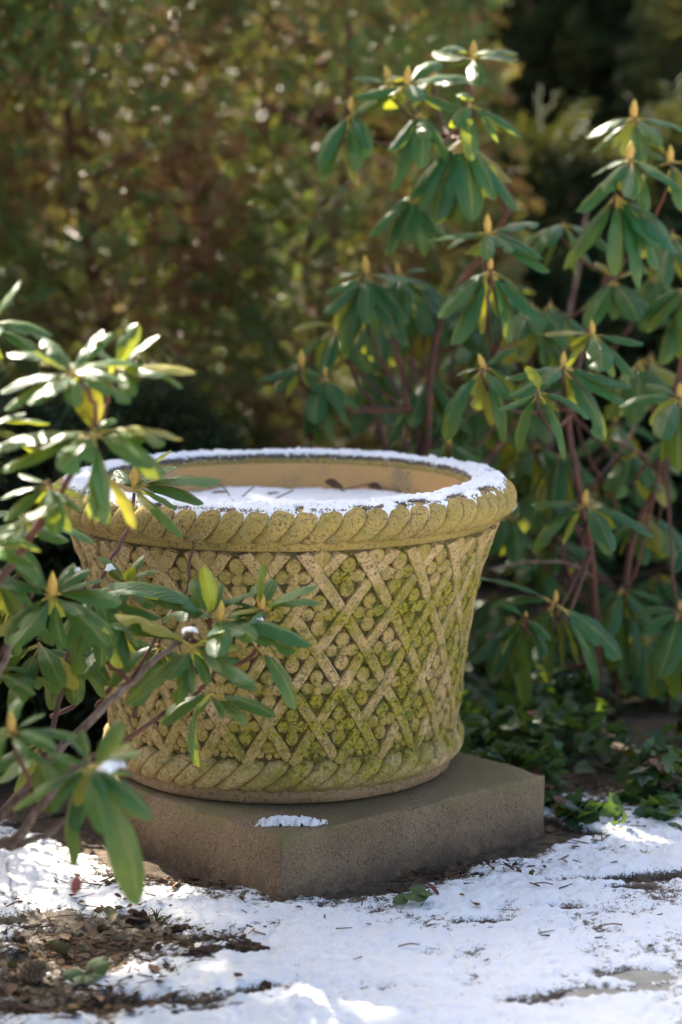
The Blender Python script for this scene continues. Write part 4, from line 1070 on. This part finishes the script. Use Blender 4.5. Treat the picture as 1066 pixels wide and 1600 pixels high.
lobed_leaf('hanging_leaf', at(118, 1382, 2.60), .024, .3, M['dead_red'], 'small withered red leaf hanging under the left rhododendron', tilt=(1.4, .2), seed=52)
lobed_leaf('fallen_leaf', on_ground(794, 1360, .006), .022, 1.2, M['dead'], 'small dark dead leaf with a long stalk beside the plinth', tilt=(.5, .3), seed=53)
lobed_leaf('fallen_leaf', on_ground(412, 1548, .006), .018, .7, M['dead'], 'dark crumpled leaf scrap on the snowy path edge', tilt=(.3, .3), seed=54)
for k, (px, py, L_, a) in enumerate([(100, 1428, .05, .05), (640, 1480, .03, .1), (955, 1447, .035, .05), (850, 1385, .03, -.3), (190, 1545, .05, .3), (760, 1345, .05, 2.0), (560, 1415, .03, .2), (320, 1500, .03, .05)]):
    c = on_ground(px, py, .004); d = Vector((math.cos(a), math.sin(a), .05)) * L_ * .5
    mb = MB(); mb.tube(smooth_path([-d, Vector((0, .002, .0015)), d * .9], 4), .0010, 5)
    o = mb.build('twig', M['twig']); o.location = c
    tag(o, 'short reddish-brown twig lying on the snow', 'twig', 'twigs lying on the snow')
mb = MB(); c = on_ground(150, 1500, .004)
P = [at(x, y, c.y) - c for x, y in ((118, 1512), (116, 1490), (128, 1466), (140, 1478), (146, 1492), (166, 1486))]
mb.tube(smooth_path(P, 5), .0014, 5); o = mb.build('vine', M['twig']); o.location = c
tag(o, 'thin looping purple-brown vine standing over the leaf litter', 'vine')

# sprig of evergreen with a dead leaf beside the plinth
c = on_ground(650, 1408, .004)
sp = thing('sprig', c, 'fallen evergreen sprig with rounded leaves on the snow by the plinth', 'sprig')
mb = MB(); P0 = [at(x, y, c.y) - c for x, y in ((622, 1412), (640, 1404), (660, 1400), (672, 1390))]
mb.tube(smooth_path(P0, 4), .0014, 5); mb.build('stalk', M['twig'], sp)
def sprig_leaf(parent, base, tip, mat, w=.75):
    d = tip - base; y = d.normalized(); x = y.cross(Vector((0, -.55, 1))).normalized(); z = x.cross(y); L = d.length
    rd = random.Random(int(base.x * 1e5)); NL, NW = 7, 4; v = []; uv = []
    for i in range(NL + 1):
        t = i / NL; ww = w * .5 * math.sin(math.pi * (t * .94 + .03)) ** .75
        for k in range(NW + 1):
            s = -1 + 2 * k / NW; v.append(base + (x * s * ww + y * t + z * (-.18 * s * s * ww * 2 + .22 * t * (1 - t) * 2)) * L); uv.append((.5 + .5 * s, t))
    link('leaf', mesh_np('leaf', v, grid_faces(NL + 1, NW + 1), [mat], uv=uv), parent)
for (bx, by, tx, ty, dz) in ((640, 1402, 614, 1420, -.012), (648, 1398, 640, 1415, -.03), (652, 1402, 668, 1412, -.02), (668, 1396, 664, 1408, -.028), (665, 1396, 640, 1395, .01), (655, 1400, 655, 1418, -.03)):
    sprig_leaf(sp, at(bx, by, c.y) - c + Vector((0, 0, .004)), at(tx, ty, c.y + dz) - c + Vector((0, 0, .008)), M['green_sprig'])
lobed_leaf('fallen_leaf', on_ground(676, 1398, .008), .024, 1.9, M['dead_red'], 'crumpled red-brown dead leaf at the end of the evergreen sprig', tilt=(.9, .3), seed=61)
c = on_ground(140, 1530, .0)
sp = thing('sprig', c, 'dark glossy evergreen leaves poking from the litter beside the pine cone', 'sprig')
mb = MB(); mb.tube([Vector((-.01, 0, 0)), Vector((.0, 0, .012)), Vector((.02, .01, .022))], .0014, 5); mb.build('stalk', M['twig'], sp)
for (tx, ty, dz) in ((98, 1532, -.01), (122, 1545, -.03), (172, 1514, 0), (150, 1540, -.03), (165, 1505, .02)):
    sprig_leaf(sp, at(136, 1524, c.y) - c, at(tx, ty, c.y + dz) - c + Vector((0, 0, .008)), M['green_sprig'], .8)

# pine cone
def pine_cone():
    c = on_ground(52, 1532, .014)
    root = thing('pine_cone', c, 'small open brown pine cone lying in the leaf litter', 'pine cone')
    mb = MB(); seg = 8; v = []; f = []
    for i in range(7):
        t = i / 6; r = .0085 * math.sin(math.pi * (.12 + .8 * t))
        for k in range(seg): v.append((r * math.cos(6.2832 * k / seg), r * math.sin(6.2832 * k / seg), -.016 + .034 * t))
    for i in range(6):
        for k in range(seg): f.append((i * seg + k, i * seg + (k + 1) % seg, (i + 1) * seg + (k + 1) % seg, (i + 1) * seg + k))
    mb.add(v, f); mb.build('core', M['twig'], root)
    sc = MB(); sc.add([(-.0035, .004, 0), (.0035, .004, 0), (.0052, .011, .0022), (0, .0145, .0042), (-.0052, .011, .0022), (0, .0105, .0052), (0, .005, .0025)],
                      [(0, 1, 6), (1, 2, 5, 6), (2, 3, 5), (3, 4, 5), (4, 0, 6, 5), (0, 4, 3, 2, 1)])
    me = mesh_np('scale', sc.v, sc.f, [M['cone']], smooth=False)
    for k in range(64):
        t = k / 63; o = link('scale', me, root); a = k * 2.39996
        s = (.55 + .6 * math.sin(math.pi * (.1 + .82 * t)))
        o.location = (0, 0, -.016 + .033 * t); o.rotation_euler = (-.5 + 1.35 * t, 0, a); o.scale = (s, s, s)
    root.rotation_euler = (R(65), R(20), R(40))
pine_cone()
# soil clods, bark crumbs
def clod(px, py, sx, sy, sz, label, seed, name='soil_clod', mat='clod', group=None, cat='soil clod', rot=0):
    bm = bmesh.new(); bmesh.ops.create_icosphere(bm, subdivisions=4, radius=1)
    for v in bm.verts:
        p = v.co; n = float(fbm(np.array([p.x * 3.2 + seed]), np.array([p.y * 3.2 + p.z * 2.7]), seed, 5)[0]); v.co = p * (.45 + 1.05 * n)
        v.co = Vector((v.co.x * sx, v.co.y * sy, v.co.z * sz))
    me = bpy.data.meshes.new(name); bm.to_mesh(me); bm.free(); me.materials.append(M[mat])
    o = link(name, me); o.location = on_ground(px, py, sz * .25); o.rotation_euler.z = rot
    tag(o, label, cat, group)
clod(216, 1440, .017, .014, .012, 'dark crumbly clod of soil beside the grass tuft', 3)
clod(160, 1452, .008, .008, .006, 'tiny dark crumb of soil on the thin snow', 4, group='tiny soil crumbs')
clod(830 / 2, 1532, .008, .007, .006, 'tiny dark crumb of soil on the thin snow', 6, group='tiny soil crumbs')
clod(385, 1487, .030, .016, .010, 'ragged brown bark scrap lying on the snow in front of the plinth', 9, name='bark_scrap', cat='bark')
clod(322, 1482, .032, .013, .007, 'flat dark mossy scrap beside the ragged bark', 12, name='bark_scrap', cat='bark', rot=.3)
clod(282, 1452, .014, .008, .005, 'small brown chip of bark by the grass tuft', 14, name='bark_scrap', cat='bark', rot=.2)
mb = MB(); c = on_ground(244, 1432)
gt = thing('grass_tuft', c, 'few green and straw grass blades sticking out of the snow', 'grass')
for (x, y) in ((234, 1418), (246, 1420), (254, 1421), (275, 1444), (268, 1436), (240, 1424)):
    mb = MB(); p = at(x, y, c.y - .01) - c; mb.tube(smooth_path([Vector((0, 0, -.003)), p * .5 + Vector((0, 0, .004)), p], 3), [.0012, .0012, .0011, .001, .0009, .0006, .0003], 4); mb.build('blade', M['grass'], gt)
# things lying on the snow inside the planter
for k, (px, py, s, a, lab) in enumerate([(640, 757, .062, .3, 'curled dark brown leaf with a raised stalk on the snow inside the planter'), (520, 767, .034, 1.2, 'small dark leaf scrap half sunk in the planter snow'), (585, 770, .025, 2.0, 'brown leaf scrap next to the inner wall snow of the planter')]):
    p = gnd(px, py, .521); lobed_leaf('dead_leaf', Vector((p.x, p.y, .527)), s, a, M['dead'], lab, tilt=(.3, .4), seed=70 + k, curl=.9)
for k, (px, py, dx, dz) in enumerate([(640, 750, .02, .02), (388, 770, .010, .008), (352, 768, -.008, .010), (445, 772, .014, .003), (560, 760, .03, .004), (600, 762, -.03, .003)]):
    p = gnd(px, py, .517); mb = MB(); mb.tube([Vector((-dx, -.006, -.004)), Vector((0, 0, dz * .6)), Vector((dx, .008, dz + .004))], .0012, 5)
    o = mb.build('twig', M['twig']); o.location = (p.x, p.y, .515); tag(o, 'thin dark twig stuck in the snow inside the planter', 'twig', 'twigs inside the planter')
